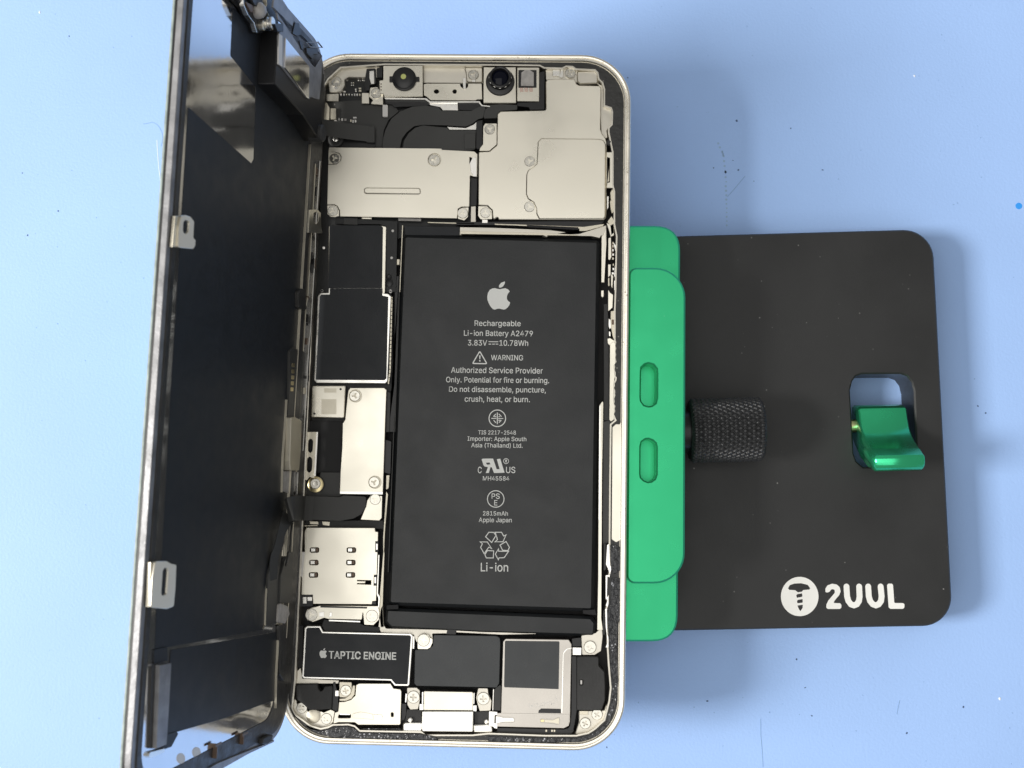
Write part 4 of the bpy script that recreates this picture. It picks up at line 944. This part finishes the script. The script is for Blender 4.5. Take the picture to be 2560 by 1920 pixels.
plate('bracket_fold', mb, 'cream2', PH, z('Z', (884, 455), (960, 450), (1030, 400), (1062, 280), (1098, 280), (1090, 400), (1050, 460), (970, 490), (884, 488)), -1.7, 0.3, 0.2, 0.1)
screw(ph, 'Z', 970, 352, -1.75, 1.15, 4)
plate('spring_tab', ph, 'bright', PH, z('Z', (832, 350), (878, 350), (878, 425), (830, 425)), -2.0, 0.4)
plate('black_pocket', ph, 'blackpl', PH, z('Z', (805, 240), (830, 240), (875, 430), (870, 620), (810, 625), (790, 590)), -2.4, 1.0, 0.1)
plate('black_foam', ph, 'rubber', PH, z('Z', (318, 290), (340, 272), (595, 266), (608, 330), (640, 366), (672, 340), (690, 300), (790, 290), (798, 320), (785, 592), (640, 605), (490, 606), (425, 540), (320, 462)), -1.75, 2.0, 0.25, 0.12)
plate('foam_strip', ph, 'glue_lumpy', PH, z('Z', (1170, 845), (1690, 848), (1690, 890), (1180, 885)), -2.0, 0.8)

# ---- battery
bt = plate('battery', ph, 'battery', PH, z('-', (1006, 585), (1500, 599), (1486, 1530), (968, 1514)), -1.9, 3.6, 1.2, 0.75, seg=8)
plate('battery_fold', bt, 'battery', PH, z('-', (964, 1520), (1478, 1541), (1491, 1556), (1488, 1592), (1200, 1584), (976, 1572), (961, 1556)), -2.2, 2.5, 0.9, 0.6)
plate('fold_notch', bt, 'void', PH, z('H', (95, 795), (198, 790), (200, 832), (92, 835)), -1.93, 0.6, 0.1)
plate('fold_notch', bt, 'void', PH, z('H', (1845, 838), (1955, 835), (1968, 885), (1900, 880), (1845, 872)), -1.93, 0.6, 0.1)
plate('battery_top_wrap', bt, 'film', PH, z('C', (1150, 955), (1740, 965), (1745, 1060), (1160, 1055)), -2.8, 0.6, 0.2)
plate('top_spacer', ph, 'midframe', PH, z('D', (42, 968), (400, 975), (1000, 1000), (1310, 1040), (1420, 1000), (1555, 955), (1598, 950), (1598, 1050), (1540, 1062), (1530, 1085), (1445, 1078), (1440, 1066), (975, 1058), (968, 1072), (920, 1070), (915, 1055), (65, 1045), (58, 1055), (38, 1052)), -2.35, 1.0, 0.05, 0.05)
plate('top_spacer_lip', ph, 'cream2', PH, z('D', (45, 1012), (900, 1030), (1300, 1050), (1300, 1060), (975, 1056), (920, 1054), (45, 1042)), -2.2, 0.2, 0, 0.03)
plate('dark_bar', ph, 'blackpl', PH, z('D', (0, 915), (1000, 905), (1585, 905), (1540, 940), (1360, 970), (750, 948), (0, 945)), -2.0, 1.0, 0.05)
plate('metal_bar', ph, 'cream2', PH, z('D', (405, 930), (1360, 965), (1580, 932), (1560, 960), (1380, 1010), (1310, 1010), (1310, 985), (415, 945)), -1.95, 0.4, 0.03)
plate('dark_bar', ph, 'void', PH, z('D', (750, 945), (1300, 970), (1300, 1000), (760, 970)), -1.9, 0.2, 0.03)
plate('metal_bar', ph, 'cream2', PH, z('C', (1400, 912), (1900, 925), (1900, 940), (1400, 925)), -2.0, 0.4, 0.03)
BZ = -1.885
PRN = [('X', 'Rechargeable', 793, 1283, 600, 657), ('X', 'Li-ion Battery A2479', 680, 1412, 705, 762), ('X', '3.83V', 722, 925, 808, 866), ('X', '10.78Wh', 1058, 1362, 810, 868), ('X', 'WARNING', 968, 1308, 967, 1022),
       ('X', 'Authorized Service Provider', 543, 1518, 1097, 1156), ('X', 'Only. Potential for fire or burning.', 490, 1585, 1200, 1257), ('X', 'Do not disassemble, puncture,', 522, 1550, 1302, 1358), ('X', 'crush, heat, or burn.', 688, 1380, 1405, 1463),
       ('Y', 'TIS 2217-2548', 832, 1232, 280, 322), ('Y', 'Importer: Apple South', 718, 1343, 345, 390), ('Y', 'Asia (Thailand) Ltd.', 758, 1303, 415, 460), ('Y', 'C', 828, 868, 668, 735), ('Y', 'US', 1128, 1225, 668, 733), ('Y', 'MH45584', 882, 1162, 768, 812),
       ('Y', 'PS', 975, 1060, 952, 1007), ('Y', 'E', 1002, 1035, 1022, 1078), ('Y', '2815mAh', 882, 1147, 1140, 1185), ('Y', 'Apple Japan', 838, 1188, 1208, 1255), ('H', 'Li-ion', 935, 1178, 418, 493)]
for k, s, a, b, c, d in PRN: text(s, bt, PH, k, a, b, c, d, BZ, bold=0.006, dyr=(b - a) * 0.009)
P = lambda k, *l: PH.pts(z(k, *l), BZ)
bo, le = apple(928, 184, 1172, 485)
flat('printed_logo', bt, PH, 'print', [rp(P('X', *bo), 0.15, 2), rp(P('X', *le), 0.08, 2)], BZ)
mm = .23508 / 11.94
flat('printed_symbol', bt, PH, 'print', [P('X', (942, 822), (1045, 823), (1045, 831), (942, 830))] + [P('X', (x, 848), (x + 28, 848), (x + 28, 856), (x, 856)) for x in (942, 980, 1017)], BZ)
flat('printed_symbol', bt, PH, 'print', [stroke(rp(ccw(P('X', (848, 928), (924, 1060), (772, 1058))), 0.16, 4), 12 * mm, True), P('X', (841, 972), (857, 972), (853, 1012), (845, 1012)), P('X', *circ(849, 1029, 8, 12))], BZ)
flat('printed_symbol', bt, PH, 'print', [stroke(P('Y', *circ(1035, 152, 88, 48)), 10 * mm, True), P('Y', (1030, 90), (1040, 90), (1040, 215), (1030, 215)), P('Y', (972, 148), (1026, 150), (1026, 158), (972, 158)), P('Y', (1044, 150), (1098, 150), (1098, 158), (1044, 158))]
     + [stroke(P('Y', a, b), 9 * mm, cap=False) for a, b in (((1020, 105), (992, 135)), ((1050, 105), (1080, 135)), ((995, 172), (1020, 200)), ((1078, 172), (1052, 198)), ((1002, 135), (1024, 135)), ((1048, 135), (1062, 135)), ((1046, 175), (1068, 172)))], BZ)
flat('printed_symbol', bt, PH, 'print', [(P('Y', (868, 590), (880, 581), (958, 580), (990, 581), (1028, 692), (1060, 694), (1030, 588), (1066, 581), (1112, 730), (1000, 735), (975, 672), (962, 672), (945, 733), (912, 735), (935, 672), (900, 664), (888, 650)), P('Y', (914, 625), (952, 622), (962, 642), (924, 645))),
                                      stroke(P('Y', *circ(1128, 607, 27, 24)), 6 * mm, True), P('Y', (1121, 592), (1134, 592), (1137, 602), (1131, 608), (1137, 622), (1131, 622), (1126, 611), (1126, 622), (1121, 622))], BZ)
flat('printed_symbol', bt, PH, 'print', [stroke(P('Y', *circ(1018, 1010, 88, 48)), 9 * mm, True)], BZ)
RC = 9 * mm
rec = [[(945, 1364), (910, 1412), (975, 1473), (1020, 1398), (998, 1366)], [(1012, 1364), (1080, 1364), (1103, 1404), (1128, 1392), (1095, 1465), (1010, 1466), (1036, 1444), (1028, 1410)],
       [(852, 1466), (928, 1467), (976, 1538), (945, 1522), (925, 1548), (895, 1592), (858, 1525), (876, 1485)], [(903, 1602), (930, 1558), (996, 1562), (992, 1637), (918, 1637)],
       [(1128, 1462), (1064, 1500), (1092, 1556), (1148, 1558), (1164, 1525)], [(1155, 1566), (1108, 1634), (1052, 1637), (1046, 1657), (1014, 1596), (1048, 1538), (1050, 1566)]]
flat('printed_symbol', bt, PH, 'print', [stroke(P('Y', *r), RC, True) for r in rec], BZ)


# ================================================================== the screen, standing on the phone's left edge
# local frame: x = -u (u runs from the hinge edge to the free edge), y = v, z = w
dp = thing('display_panel', 'removed phone screen standing on edge with its black-filmed back showing', 'screen', FLR, 0.0)
FW, FHt = 69.0, 144.0


def fp(k, w, *l): return FLR.pts(z(k, *l), w)


def fpart(name, mt, poly, z0, z1, ch=0.05, r=0.0, holes=(), parent=dp, label=None):
    p = rp(ccw(poly), r) if r else poly
    return part(name, parent, mt, lambda bm: add_prism(bm, p, z0, z1, ch, holes), label=label)


def frr(u0, v0, u1, v1, r): return rrect(-u1, v0, -u0, v1, r)


fpart('cover_glass', 'glass_edge', frr(0, 0, FW, FHt, 9.3), -1.9, -1.5, 0.1)
fpart('glass_adhesive', 'blackpl', frr(0.12, 0.12, FW - 0.12, FHt - 0.12, 9.2), -1.5, -1.12, 0.0)
fpart('edge_frame', 'bezel_grey', frr(0.1, 0.1, FW - 0.1, FHt - 0.1, 9.2), -1.12, -0.12, 0.1, holes=[frr(1.5, 1.5, FW - 1.5, FHt - 1.5, 8)])
fpart('hinge_edge', 'bezel', frr(0.05, 8, 1.6, FHt - 8, 0.4), -1.1, 0.05, 0.1)
fpart('bezel', 'bezel', frr(1.45, 1.45, FW - 1.45, FHt - 1.45, 8), -0.9, 0.12, 0.1, holes=[frr(9.0, 5.0, FW - 3.0, FHt - 3.6, 5.5)])
fpart('back_plate', 'mirror', frr(3.0, 2.6, FW - 2.4, FHt - 2.4, 6), -0.9, 0.0, 0.03)
film = z('-', (471, 268), (629, 409), (635, 398), (640, 217), (577, 139), (583, 18), (604, 40), (700, 128), (790, 345), (776, 336), (769, 516), (760, 690), (757, 719), (746, 735), (747, 768), (761, 777), (757, 878), (735, 880), (727, 900), (717, 1000), (706, 1226), (676, 1380), (669, 1439), (663, 1568), (655, 1575), (387, 1624), (391, 1521), (405, 1390), (423, 1050), (447, 660))
film = z('-', (471, 268), (629, 409), (635, 398), (640, 217), (577, 139), (583, 18), (604, 40), (700, 128), (795, 315), (776, 345), (769, 516), (760, 690), (757, 719), (746, 735), (747, 768), (761, 777), (757, 878), (745, 1000), (735, 1226), (705, 1380), (669, 1439), (663, 1568), (655, 1575), (387, 1624), (391, 1521), (405, 1390), (423, 1050), (447, 660))
fm = fpart('graphite_film', 'film', FLR.pts(film, 0.06), 0.0, 0.06, 0.0, 0.25)
lf2 = fpart('graphite_film', 'film', fp('-', 0.14, (428, 1625), (560, 1603), (697, 1579), (698, 1640), (690, 1752), (674, 1755), (560, 1796), (443, 1830), (420, 1837), (412, 1845), (404, 1845)), 0.0, 0.14, 0.03, 0.2)
# clips on the free edge
def clip_free(k, pts, hole):
    x0 = min(q[0] for q in fp(k, 0.9, *pts)); sl = 0.5

    def slope(l):
        out = []
        for q in z(k, *l):
            wv = 0.9
            for _ in range(40): x, y = FLR.hit(q[0], q[1], wv); wv += 0.3 * (0.9 + sl * (x - x0) - wv)
            out.append((x, y))
        return out
    o = fpart('hook_clip', 'cream', slope(pts), 0.55, 0.9, 0.06, 0.35, [rp(slope(hole), 0.3)])
    for v in o.data.vertices: v.co.z += sl * (v.co.x - x0 * S)


clip_free('Q', [(362, 1355), (372, 1130), (398, 1025), (440, 1010), (500, 1030), (536, 1080), (528, 1255), (552, 1275), (548, 1340), (525, 1372)], [(422, 1090), (440, 1062), (468, 1065), (484, 1095), (476, 1180), (455, 1215), (428, 1205), (418, 1180)])
clip_free('T', [(330, 590), (345, 290), (378, 100), (500, 98), (550, 125), (603, 135), (592, 400), (575, 580), (500, 605)], [(458, 200), (478, 165), (508, 172), (515, 210), (498, 440), (475, 470), (448, 460), (443, 430)])
fpart('clip_foot', 'cream2', fp('Q', 0.5, (300, 1350), (330, 1020), (400, 1020), (362, 1356)), 0.05, 0.6, 0.05)
fpart('clip_foot', 'cream2', fp('T', 0.5, (300, 585), (322, 110), (395, 100), (372, 590)), 0.05, 0.6, 0.05)
# pale strip at the lower free corner and a dark strip painting the shade of its groove
fpart('trough_shade', 'bezel', fp('U', 0.3, (410, 300), (510, 285), (470, 1250), (390, 1250)), 0.0, 0.3, 0.03)
fpart('pale_strip', 'bezel_grey', fp('U', 1.0, (505, 292), (640, 266), (610, 800), (585, 1205), (468, 1252), (485, 800)), 0.1, 1.0, 0.06)
fpart('flex_tail', 'film', fp('U', 0.3, (590, 1085), (700, 1055), (720, 1080), (640, 1230), (400, 1320), (385, 1300), (570, 1220)), 0.02, 0.3, 0.03, 0.2)
fpart('flex_tail', 'film', fp('U', 0.25, (440, 110), (590, 80), (600, 240), (500, 265), (440, 280)), 0.02, 0.25, 0.03, 0.2)
fpart('tail_edge', 'bright', fp('U', 0.5, (375, 1330), (400, 1290), (560, 1250), (565, 1290), (400, 1360)), 0.02, 0.5, 0.05, 0.2)
# small sprung contacts at the bottom edge
for x, y, l in ((1110, 1200, 150), (1420, 1080, 110)):
    a = fp('U', 0.0, (x, y), (x, y + l), (x + 210, y + 25))
    def b_ct(bm, a=a):
        add_box(bm, ((a[0][0] + a[1][0]) / 2, (a[0][1] + a[1][1]) / 2, 0.45), 0.2, abs(a[0][1] - a[1][1]) + 0.2, 0.9)
        add_box(bm, (a[0][0] + 0.2, a[0][1], 1.0), 2.6, 0.4, 0.2)
    part('sprung_contact', dp, 'brown', b_ct)
for x, y in ((750, 1365), (930, 1295)): fpart('round_pad', 'white', fp('U', 0.05, *circ(x, y, 48, 24, 62)), 0.0, 0.05, 0.0)
fpart('corner_grommet', 'rubber', fp('U', 1.0, (1690, 1200), (1700, 1130), (1760, 1095), (1815, 1090), (1800, 1150), (1760, 1200)), 0.0, 1.0, 0.2, 0.3)
fpart('bottom_lip', 'bezel_grey', fp('U', 0.6, (1090, 1475), (1160, 1430), (1400, 1330), (1690, 1215), (1830, 1150), (1830, 1175), (1500, 1330), (1250, 1475)), 0.0, 0.45, 0.05)
# hinge side: bezel ridges, wires, hooks
fpart('hinge_ridge', 'bezel', [(-8.6, 16), (-6.6, 16), (-6.4, 122), (-8.4, 122)], 0.02, 0.55, 0.15)
fpart('hinge_wire', 'cream2', stroke([(-5.4, 20), (-5.2, 60), (-5.5, 62), (-5.4, 88), (-4.7, 90), (-4.8, 118)], 0.28), 0.02, 0.5, 0.08)
fpart('hinge_wire', 'bright', stroke([(-3.2, 58), (-3.4, 80), (-2.9, 83), (-2.9, 100), (-3.4, 104), (-3.3, 119)], 0.32), 0.02, 0.9, 0.1)
fpart('hinge_wire', 'cream2', stroke([(-8.9, 22), (-8.8, 121)], 0.16), 0.02, 0.62, 0.03)
for k in range(26):
    v = random.uniform(60, 120); u = random.uniform(1.8, 4.6); a = random.uniform(0.15, 0.5); b = random.uniform(0.4, 2.2)
    fpart('hinge_bit', random.choice(['cream2', 'bezel', 'brown', 'blackpl', 'bright', 'bezel']), [(-u - a, v), (-u, v), (-u, v + b), (-u - a, v + b)], 0.1, random.uniform(0.4, 1.0), 0.05)
fpart('hook_clip', 'cream', fp('Q', 0.9, (1750, 1200), (1760, 955), (1845, 952), (1880, 985), (1885, 1130), (1898, 1205)), 0.5, 0.9, 0.06, 0.15, [rp(fp('Q', 0.9, (1805, 990), (1830, 975), (1858, 1000), (1852, 1080), (1830, 1105), (1802, 1080)), 0.25)])
fpart('hinge_tab', 'bezel', fp('R', 0.8, (1725, 300), (1760, 260), (1800, 275), (1815, 480), (1790, 500), (1730, 460)), 0.1, 0.8, 0.1, 0.2)
fx = fpart('contact_flex', 'flex', fp('E', 0.5, (105, 800), (130, 762), (250, 800), (282, 830), (270, 1300), (240, 1490), (70, 1650), (95, 1300)), 0.06, 0.5, 0.05, 0.4)
for x, y in ((145, 948), (142, 1015), (138, 1078), (134, 1140), (130, 1205)): fpart('gold_contact', 'gold', rp(fp('E', 0.55, (x - 15, y - 22), (x + 15, y - 20), (x + 13, y + 22), (x - 16, y + 20)), 0.2), 0.45, 0.55, 0.02, parent=fx)
fpart('brushed_bar', 'cream2', fp('F', 1.5, (195, 580), (190, 480), (205, 15), (250, 10), (318, 50), (310, 350), (290, 580)), 0.1, 1.5, 0.15, 0.2)
fpart('clear_tab', 'pad', fp('F', 0.7, (140, 800), (150, 590), (275, 585), (272, 800), (200, 825)), 0.05, 0.3, 0.05, 0.2)
fpart('wire_edge', 'bright', stroke(fp('F', 1.0, (280, 600), (270, 840)), 0.25), 0.3, 1.0, 0.05)
# display flexes running down the inside
fpart('screen_flex', 'flex', fp('T', 0.5, (1640, 0), (1725, 0), (1690, 250), (1690, 530), (1680, 750), (1560, 790), (1575, 250)), 0.1, 0.5, 0.06, 0.2)
fpart('screen_flex', 'flex', fp('T', 0.8, (1800, 0), (1840, 0), (1825, 540), (1700, 545), (1710, 250), (1750, 100)), 0.1, 0.8, 0.06, 0.2)
fpart('flex_pad', 'pad', fp('T', 0.9, (1690, 560), (1710, 545), (1790, 580), (1805, 660), (1760, 760), (1680, 745)), 0.1, 0.9, 0.06, 0.3)
fpart('screen_flex', 'bezel', fp('T', 0.8, (1700, 780), (1760, 770), (1775, 800), (1765, 1000), (1770, 1340), (1745, 1370), (1700, 1300)), 0.1, 0.8, 0.1, 0.2)
fpart('wire_edge', 'cream2', stroke(fp('T', 0.6, (1665, 1659), (1672, 1300), (1685, 1080), (1695, 850)), 0.14), 0.1, 0.6, 0.03)
fpart('wire_edge', 'cream2', stroke(fp('T', 0.4, (1578, 250), (1560, 480), (1550, 780), (1535, 815)), 0.13), 0.06, 0.4, 0.03)
fpart('wire_edge', 'cream2', stroke(fp('S', 0.6, (1700, 0), (1690, 200), (1660, 600), (1650, 980)), 0.12), 0.06, 0.5, 0.03)
# ear-piece bar along the top edge: speaker box, steel plate, sensor cluster
WE = 3.4
eb = fpart('earpiece_bar', 'blackpl', [(-11, 121.0), (-11, 135.2), (-37.6, 134.2), (-37.6, 124.0), (-22, 123.2)], 0.1, WE, 0.18, 0.25)


def ep(name, mt, w1, pts, th=0.4, ch=0.06, r=0.15):
    return part(name, eb, mt, lambda bm: add_prism(bm, rp(ccw(fp('P', w1, *pts)), r), w1 - th, w1, ch))


ep('steel_frame', 'bezel_grey', WE + 0.3, [(1390, 440), (1400, 390), (1450, 300), (1385, 250), (1370, 160), (1320, 90), (1340, -60), (1440, -10), (1590, 220), (1565, 350), (1560, 420), (1640, 560), (1800, 800), (1850, 840), (1940, 690), (1930, 1000), (1905, 1250), (1850, 1240), (1800, 1215), (1780, 1245), (1740, 1225), (1440, 850), (1390, 810)], 0.32, 0.08, 0.1)
ep('steel_plate', 'mirror', WE + 0.55, [(1480, 470), (1780, 838), (1775, 1238), (1745, 1215), (1470, 850)], 0.3, 0.12, 0.2)
ep('white_slip', 'white', WE + 0.4, [(1400, 420), (1440, 450), (1438, 840), (1392, 805)], 0.3, 0.03, 0.1)
ep('black_tab', 'blackpl', WE + 0.8, [(1340, 300), (1450, 295), (1450, 400), (1380, 400)], 1.0)
ep('black_tab', 'blackpl', WE + 0.5, [(1600, 280), (1650, 290), (1668, 440), (1620, 455), (1565, 420)], 1.5)
ep('black_tab', 'blackpl', WE + 0.5, [(1650, 510), (1700, 540), (1705, 630), (1680, 620)], 1.5)
ep('black_tab', 'blackpl', WE + 0.7, [(1740, 600), (1885, 605), (1880, 690), (1830, 680), (1815, 745), (1745, 665)], 1.0)
part('wire_loop', eb, 'bezel_grey', lambda bm: (lambda oi: add_prism(bm, oi[0], WE + 0.6, WE + 0.85, 0.03, [oi[1]]))(stroke(ccw(fp('P', WE + 0.8, (1740, 535), (1890, 530), (1945, 598), (1790, 592))), 0.26, True)))
sc = ep('sensor_cluster', 'blackpl', 1.6, [(780, -120), (900, 20), (965, 90), (1010, 180), (1090, 300), (1135, 425), (1230, 400), (1390, 385), (1395, 300), (1385, 180), (1330, 100), (1340, -120)], 1.4, 0.3, 0.3)
part('cluster_edge', sc, 'bright', lambda bm: add_prism(bm, stroke(rp(fp('P', 2.0, (945, -60), (955, 60), (1010, 190), (1085, 290), (1120, 400)), 0.8, 4, closed=False), 0.22), 1.2, 2.0, 0.06))
part('cluster_edge', sc, 'cream2', lambda bm: add_prism(bm, stroke(rp(fp('P', 2.6, (1240, -60), (1245, 60), (1225, 110), (1260, 170), (1280, 215)), 0.5, 4, closed=False), 0.2), 1.2, 2.6, 0.06))
cu0 = fp('P', 2.4, (1155, 130))[0]
part('cluster_cup', sc, 'pad', lambda bm: add_lathe(bm, [(0, 1.2), (0.8, 1.05), (1.35, 0.5), (1.5, -0.3), (1.4, -1.2), (0, -1.2)], 24, Matrix.Translation((cu0[0], cu0[1], 2.3))))
cu1 = fp('P', 3.0, (1285, 292))[0]
part('cluster_screw', sc, 'bright', lambda bm: add_lathe(bm, [(0, 0.6), (1.0, 0.6), (1.15, 0.45), (1.15, 0.1), (0.75, 0.05), (0.75, -0.3), (1.15, -0.35), (1.15, -0.6), (0.8, -0.7), (0.8, -1.8), (0, -1.8)], 28, Matrix.Translation((cu1[0], cu1[1], 3.0))))
part('cluster_sleeve', sc, 'cream', lambda bm: add_lathe(bm, [(0, 0.5), (0.7, 0.5), (0.9, 0.3), (0.9, -0.8), (0, -0.8)], 24, Matrix.Translation((cu1[0] - 1.2, cu1[1] - 0.9, 2.0))))
ep('cluster_leaf', 'bezel', 2.4, [(1040, -40), (1180, -40), (1210, 80), (1160, 110), (1090, 60)], 0.6)
ep('cluster_leaf', 'brown', 2.2, [(975, 20), (1060, 60), (1085, 160), (1040, 150)], 0.6)
lathe_c = part('cable_roll', eb, 'rubber', lambda bm: add_lathe(bm, [(0, -1.6), (1.5, -1.6), (1.75, -1.3), (1.75, 1.3), (1.5, 1.6), (0, 1.6)], 28, Matrix.Translation((-11.5, 122.6, 2.6))))
# ear-piece cable that runs from the screen into the phone (world path given in the screen's frame)
MI = FLR.matrix().inverted()


def world_ribbon(name, pts3, wd, parent=dp, mt='flex', side=(0, 1, 0), th=0.16):
    def b(bm):
        pp = [(MI @ ((Vector(p) + Vector((0, 0, ZP))) * S)) / S for p in pts3]
        sd = MI.to_3x3() @ Vector(side)
        add_sweep(bm, pp, wd, th, [sd] * len(pp))
    return part(name, parent, mt, b, 60)


e0 = PH.hit(*z('A', (740, 1005))[0], -1.7); e1 = PH.hit(*z('A', (560, 985))[0], -1.3); e2 = PH.hit(*z('A', (370, 960))[0], 0.3); e3 = PH.hit(*z('A', (255, 935))[0], 2.2); e4 = PH.hit(*z('A', (190, 925))[0], 4.4)
world_ribbon('earpiece_flex', [(e0[0], e0[1], -1.7), (e1[0], e1[1], -1.3), (e2[0], e2[1], 0.3), (e3[0], e3[1], 2.2), (e4[0], e4[1], 4.4)], 3.4)
plate('flex_connector', ph, 'flex', PH, z('A', (668, 915), (752, 918), (750, 1090), (662, 1088)), -1.5, 0.6, 0.1, 0.05)
def fpt(k, x, y, wv):
    q = FLR.hit(*z(k, (x, y))[0], wv); return Vector((q[0], q[1], wv))


def ppt(k, x, y, h):
    q = PH.hit(*z(k, (x, y))[0], h); return (MI @ ((Vector((q[0], q[1], h)) + Vector((0, 0, ZP))) * S)) / S


def smooth_path(p, n=5):
    out = []
    for i in range(len(p) - 1):
        a, b, c, d = p[max(i - 1, 0)], p[i], p[i + 1], p[min(i + 2, len(p) - 1)]
        for k in range(n):
            t = k / n
            out.append(0.5 * ((2 * b) + (c - a) * t + (2 * a - 5 * b + 4 * c - d) * t * t + (3 * b - a - 3 * c + d) * t ** 3))
    return out + [p[-1]]


pa_ = smooth_path([ppt('F', 440, 985, -1.15), ppt('F', 372, 982, -0.3), ppt('F', 325, 981, 1.8), fpt('F', 268, 978, 3.4), fpt('F', 210, 985, 3.4), fpt('F', 160, 1005, 2.4)])
part('screen_flex_bend', dp, 'flex', lambda bm: add_sweep(bm, pa_, [5.1 - 1.2 * max(0, i / len(pa_) - 0.5) for i in range(len(pa_))], 0.14, [(0, 1, 0)] * len(pa_)), 60)
pb_ = smooth_path([fpt('F', 185, 1060, 2.0), fpt('F', 120, 1180, 2.1), fpt('F', 60, 1400, 1.5), fpt('T', 1640, 60, 1.0), fpt('T', 1625, 300, 0.7)])
part('screen_flex_bend', dp, 'flex', lambda bm: add_sweep(bm, pb_, [3.0, 3.0] + [2.4] * (len(pb_) - 2), 0.14, [(1, 0.1, 0.35)] * len(pb_)), 60)
pc_ = smooth_path([fpt('F', 225, 1100, 2.2), fpt('F', 200, 1250, 2.4), fpt('F', 190, 1400, 2.0), fpt('T', 1760, 150, 1.4)])
part('screen_flex_bend', dp, 'flex', lambda bm: add_sweep(bm, pc_, [1.6] * len(pc_), 0.14, [(1, 0.1, -0.5)] * len(pc_)), 60)


# ================================================================== small things on the mat
def grit(name, mt, spots, label):
    def b(bm):
        for x, y, r in spots:
            u, v = GR.hit(x, y, 0.0)
            a = random.uniform(0, 3.1); e = random.uniform(0.5, 0.95); n = 7; pts = []
            for i in range(n):
                t = 2 * math.pi * i / n; rr = r * random.uniform(0.7, 1.15)
                px, py = rr * math.cos(t), rr * e * math.sin(t)
                pts.append((u + px * math.cos(a) - py * math.sin(a), v + px * math.sin(a) + py * math.cos(a)))
            add_prism(bm, ccw(pts), 0.0, r * 0.35, r * 0.2)
    o = part(name, None, mt, b); o['kind'] = 'stuff'; o['label'] = label; o['category'] = 'grit'
    return o


dk = z('l', (410, 215), (345, 1250), (163, 1395), (132, 1025)) + z('t', (922, 710), (1098, 940), (632, 940), (603, 887), (495, 928), (718, 1002), (20, 430), (623, 668)) + z('b', (1025, 310), (1105, 604), (1895, 558), (1600, 694), (560, 527), (35, 768), (1070, 457)) + z('M', (1982, 1280), (1935, 1238))
md = z('l', (690, 510), (635, 833), (495, 1155), (740, 1342), (340, 1463), (715, 1555), (850, 1648), (780, 215), (850, 732)) + z('t', (1035, 45), (600, 130), (1047, 770), (1185, 990), (1150, 1028), (1820, 1130), (310, 1250), (170, 155), (1630, 420)) + z('b', (770, 222), (1160, 262), (1850, 722), (2145, 855), (200, 535), (412, 690), (560, 715), (1425, 408), (745, 510), (490, 560), (1700, 840)) + z('M', (1915, 1075), (1740, 380), (2150, 465), (1790, 28))
md += [(random.uniform(10, 330), random.uniform(10, 1910)) for _ in range(26)] + [(random.uniform(1640, 2550), random.uniform(10, 560)) for _ in range(26)] + [(random.uniform(1500, 2550), random.uniform(1650, 1910)) for _ in range(20)]
grit('dark_grit', 'speck_dark', [(x, y, random.uniform(0.16, 0.30)) for x, y in dk], 'dark grains of dirt scattered over the blue mat')
grit('dull_grit', 'speck_mid', [(x, y, random.uniform(0.08, 0.19)) for x, y in md], 'faint small grains of dirt on the blue mat')
grit('pale_crumbs', 'speck_light', [(x, y, random.uniform(0.3, 0.45)) for x, y in z('l', (235, 72)) + z('t', (1605, 420)) + z('b', (2085, 515))], 'pale crumbs lying on the blue mat')
bd = GR.hit(2547, 515, 0)
ink = part('ink_dot', work_mat, 'bluedot', lambda bm: add_prism(bm, circ(bd[0], bd[1], 0.78, 24), 0.0, 0.03))


def fibre(name, label, k, pts, wd, mt):
    q = rp(GR.pts(z(k, *pts)), 3, 4, closed=False)
    o = part(name, None, mt, lambda bm: add_prism(bm, stroke(q, wd), 0.0, 0.06, 0.02))
    o['label'] = label; o['category'] = 'fibre'
    return o


fibre('lint_fibre', 'curled bluish hair on the mat beside the standing screen', 'l', [(852, 735), (880, 730), (905, 722), (940, 745), (962, 790), (964, 830), (955, 865)], 0.16, 'speck_mid')
fibre('lint_fibre', 'pale straight thread on the mat beside the standing screen', 'l', [(930, 830), (934, 900), (941, 990), (950, 1060), (962, 1140)], 0.13, 'speck_light')
fibre('lint_fibre', 'long thin upright scratch-like thread below the base plate', 'b', [(838, 622), (838, 700), (845, 780), (850, 872)], 0.18, 'speck_mid')
fibre('lint_fibre', 'short slanted dark thread below the printed screw badge', 'b', [(1563, 525), (1555, 560), (1548, 595)], 0.18, 'speck_mid')
fibre('lint_fibre', 'thin straight thread above the top edge of base plate', 't', [(668, 975), (610, 1045), (572, 1088)], 0.16, 'speck_mid')


def b_beads(bm):
    path = rp(GR.pts(z('t', (520, 793), (548, 850), (562, 950), (566, 1080), (568, 1270))), 4, 4, closed=False)
    for a, b in zip(path, path[1:]):
        a, b = Vector(a), Vector(b); n = max(1, int((b - a).length / 0.95))
        for i in range(n):
            q = a.lerp(b, i / n); add_prism(bm, circ(q.x + random.uniform(-.08, .08), q.y, random.uniform(0.18, 0.30), 8), 0.0, 0.02, 0.0)


o = part('dotted_scuff', work_mat, 'speck_faint', b_beads); o['kind'] = 'stuff'
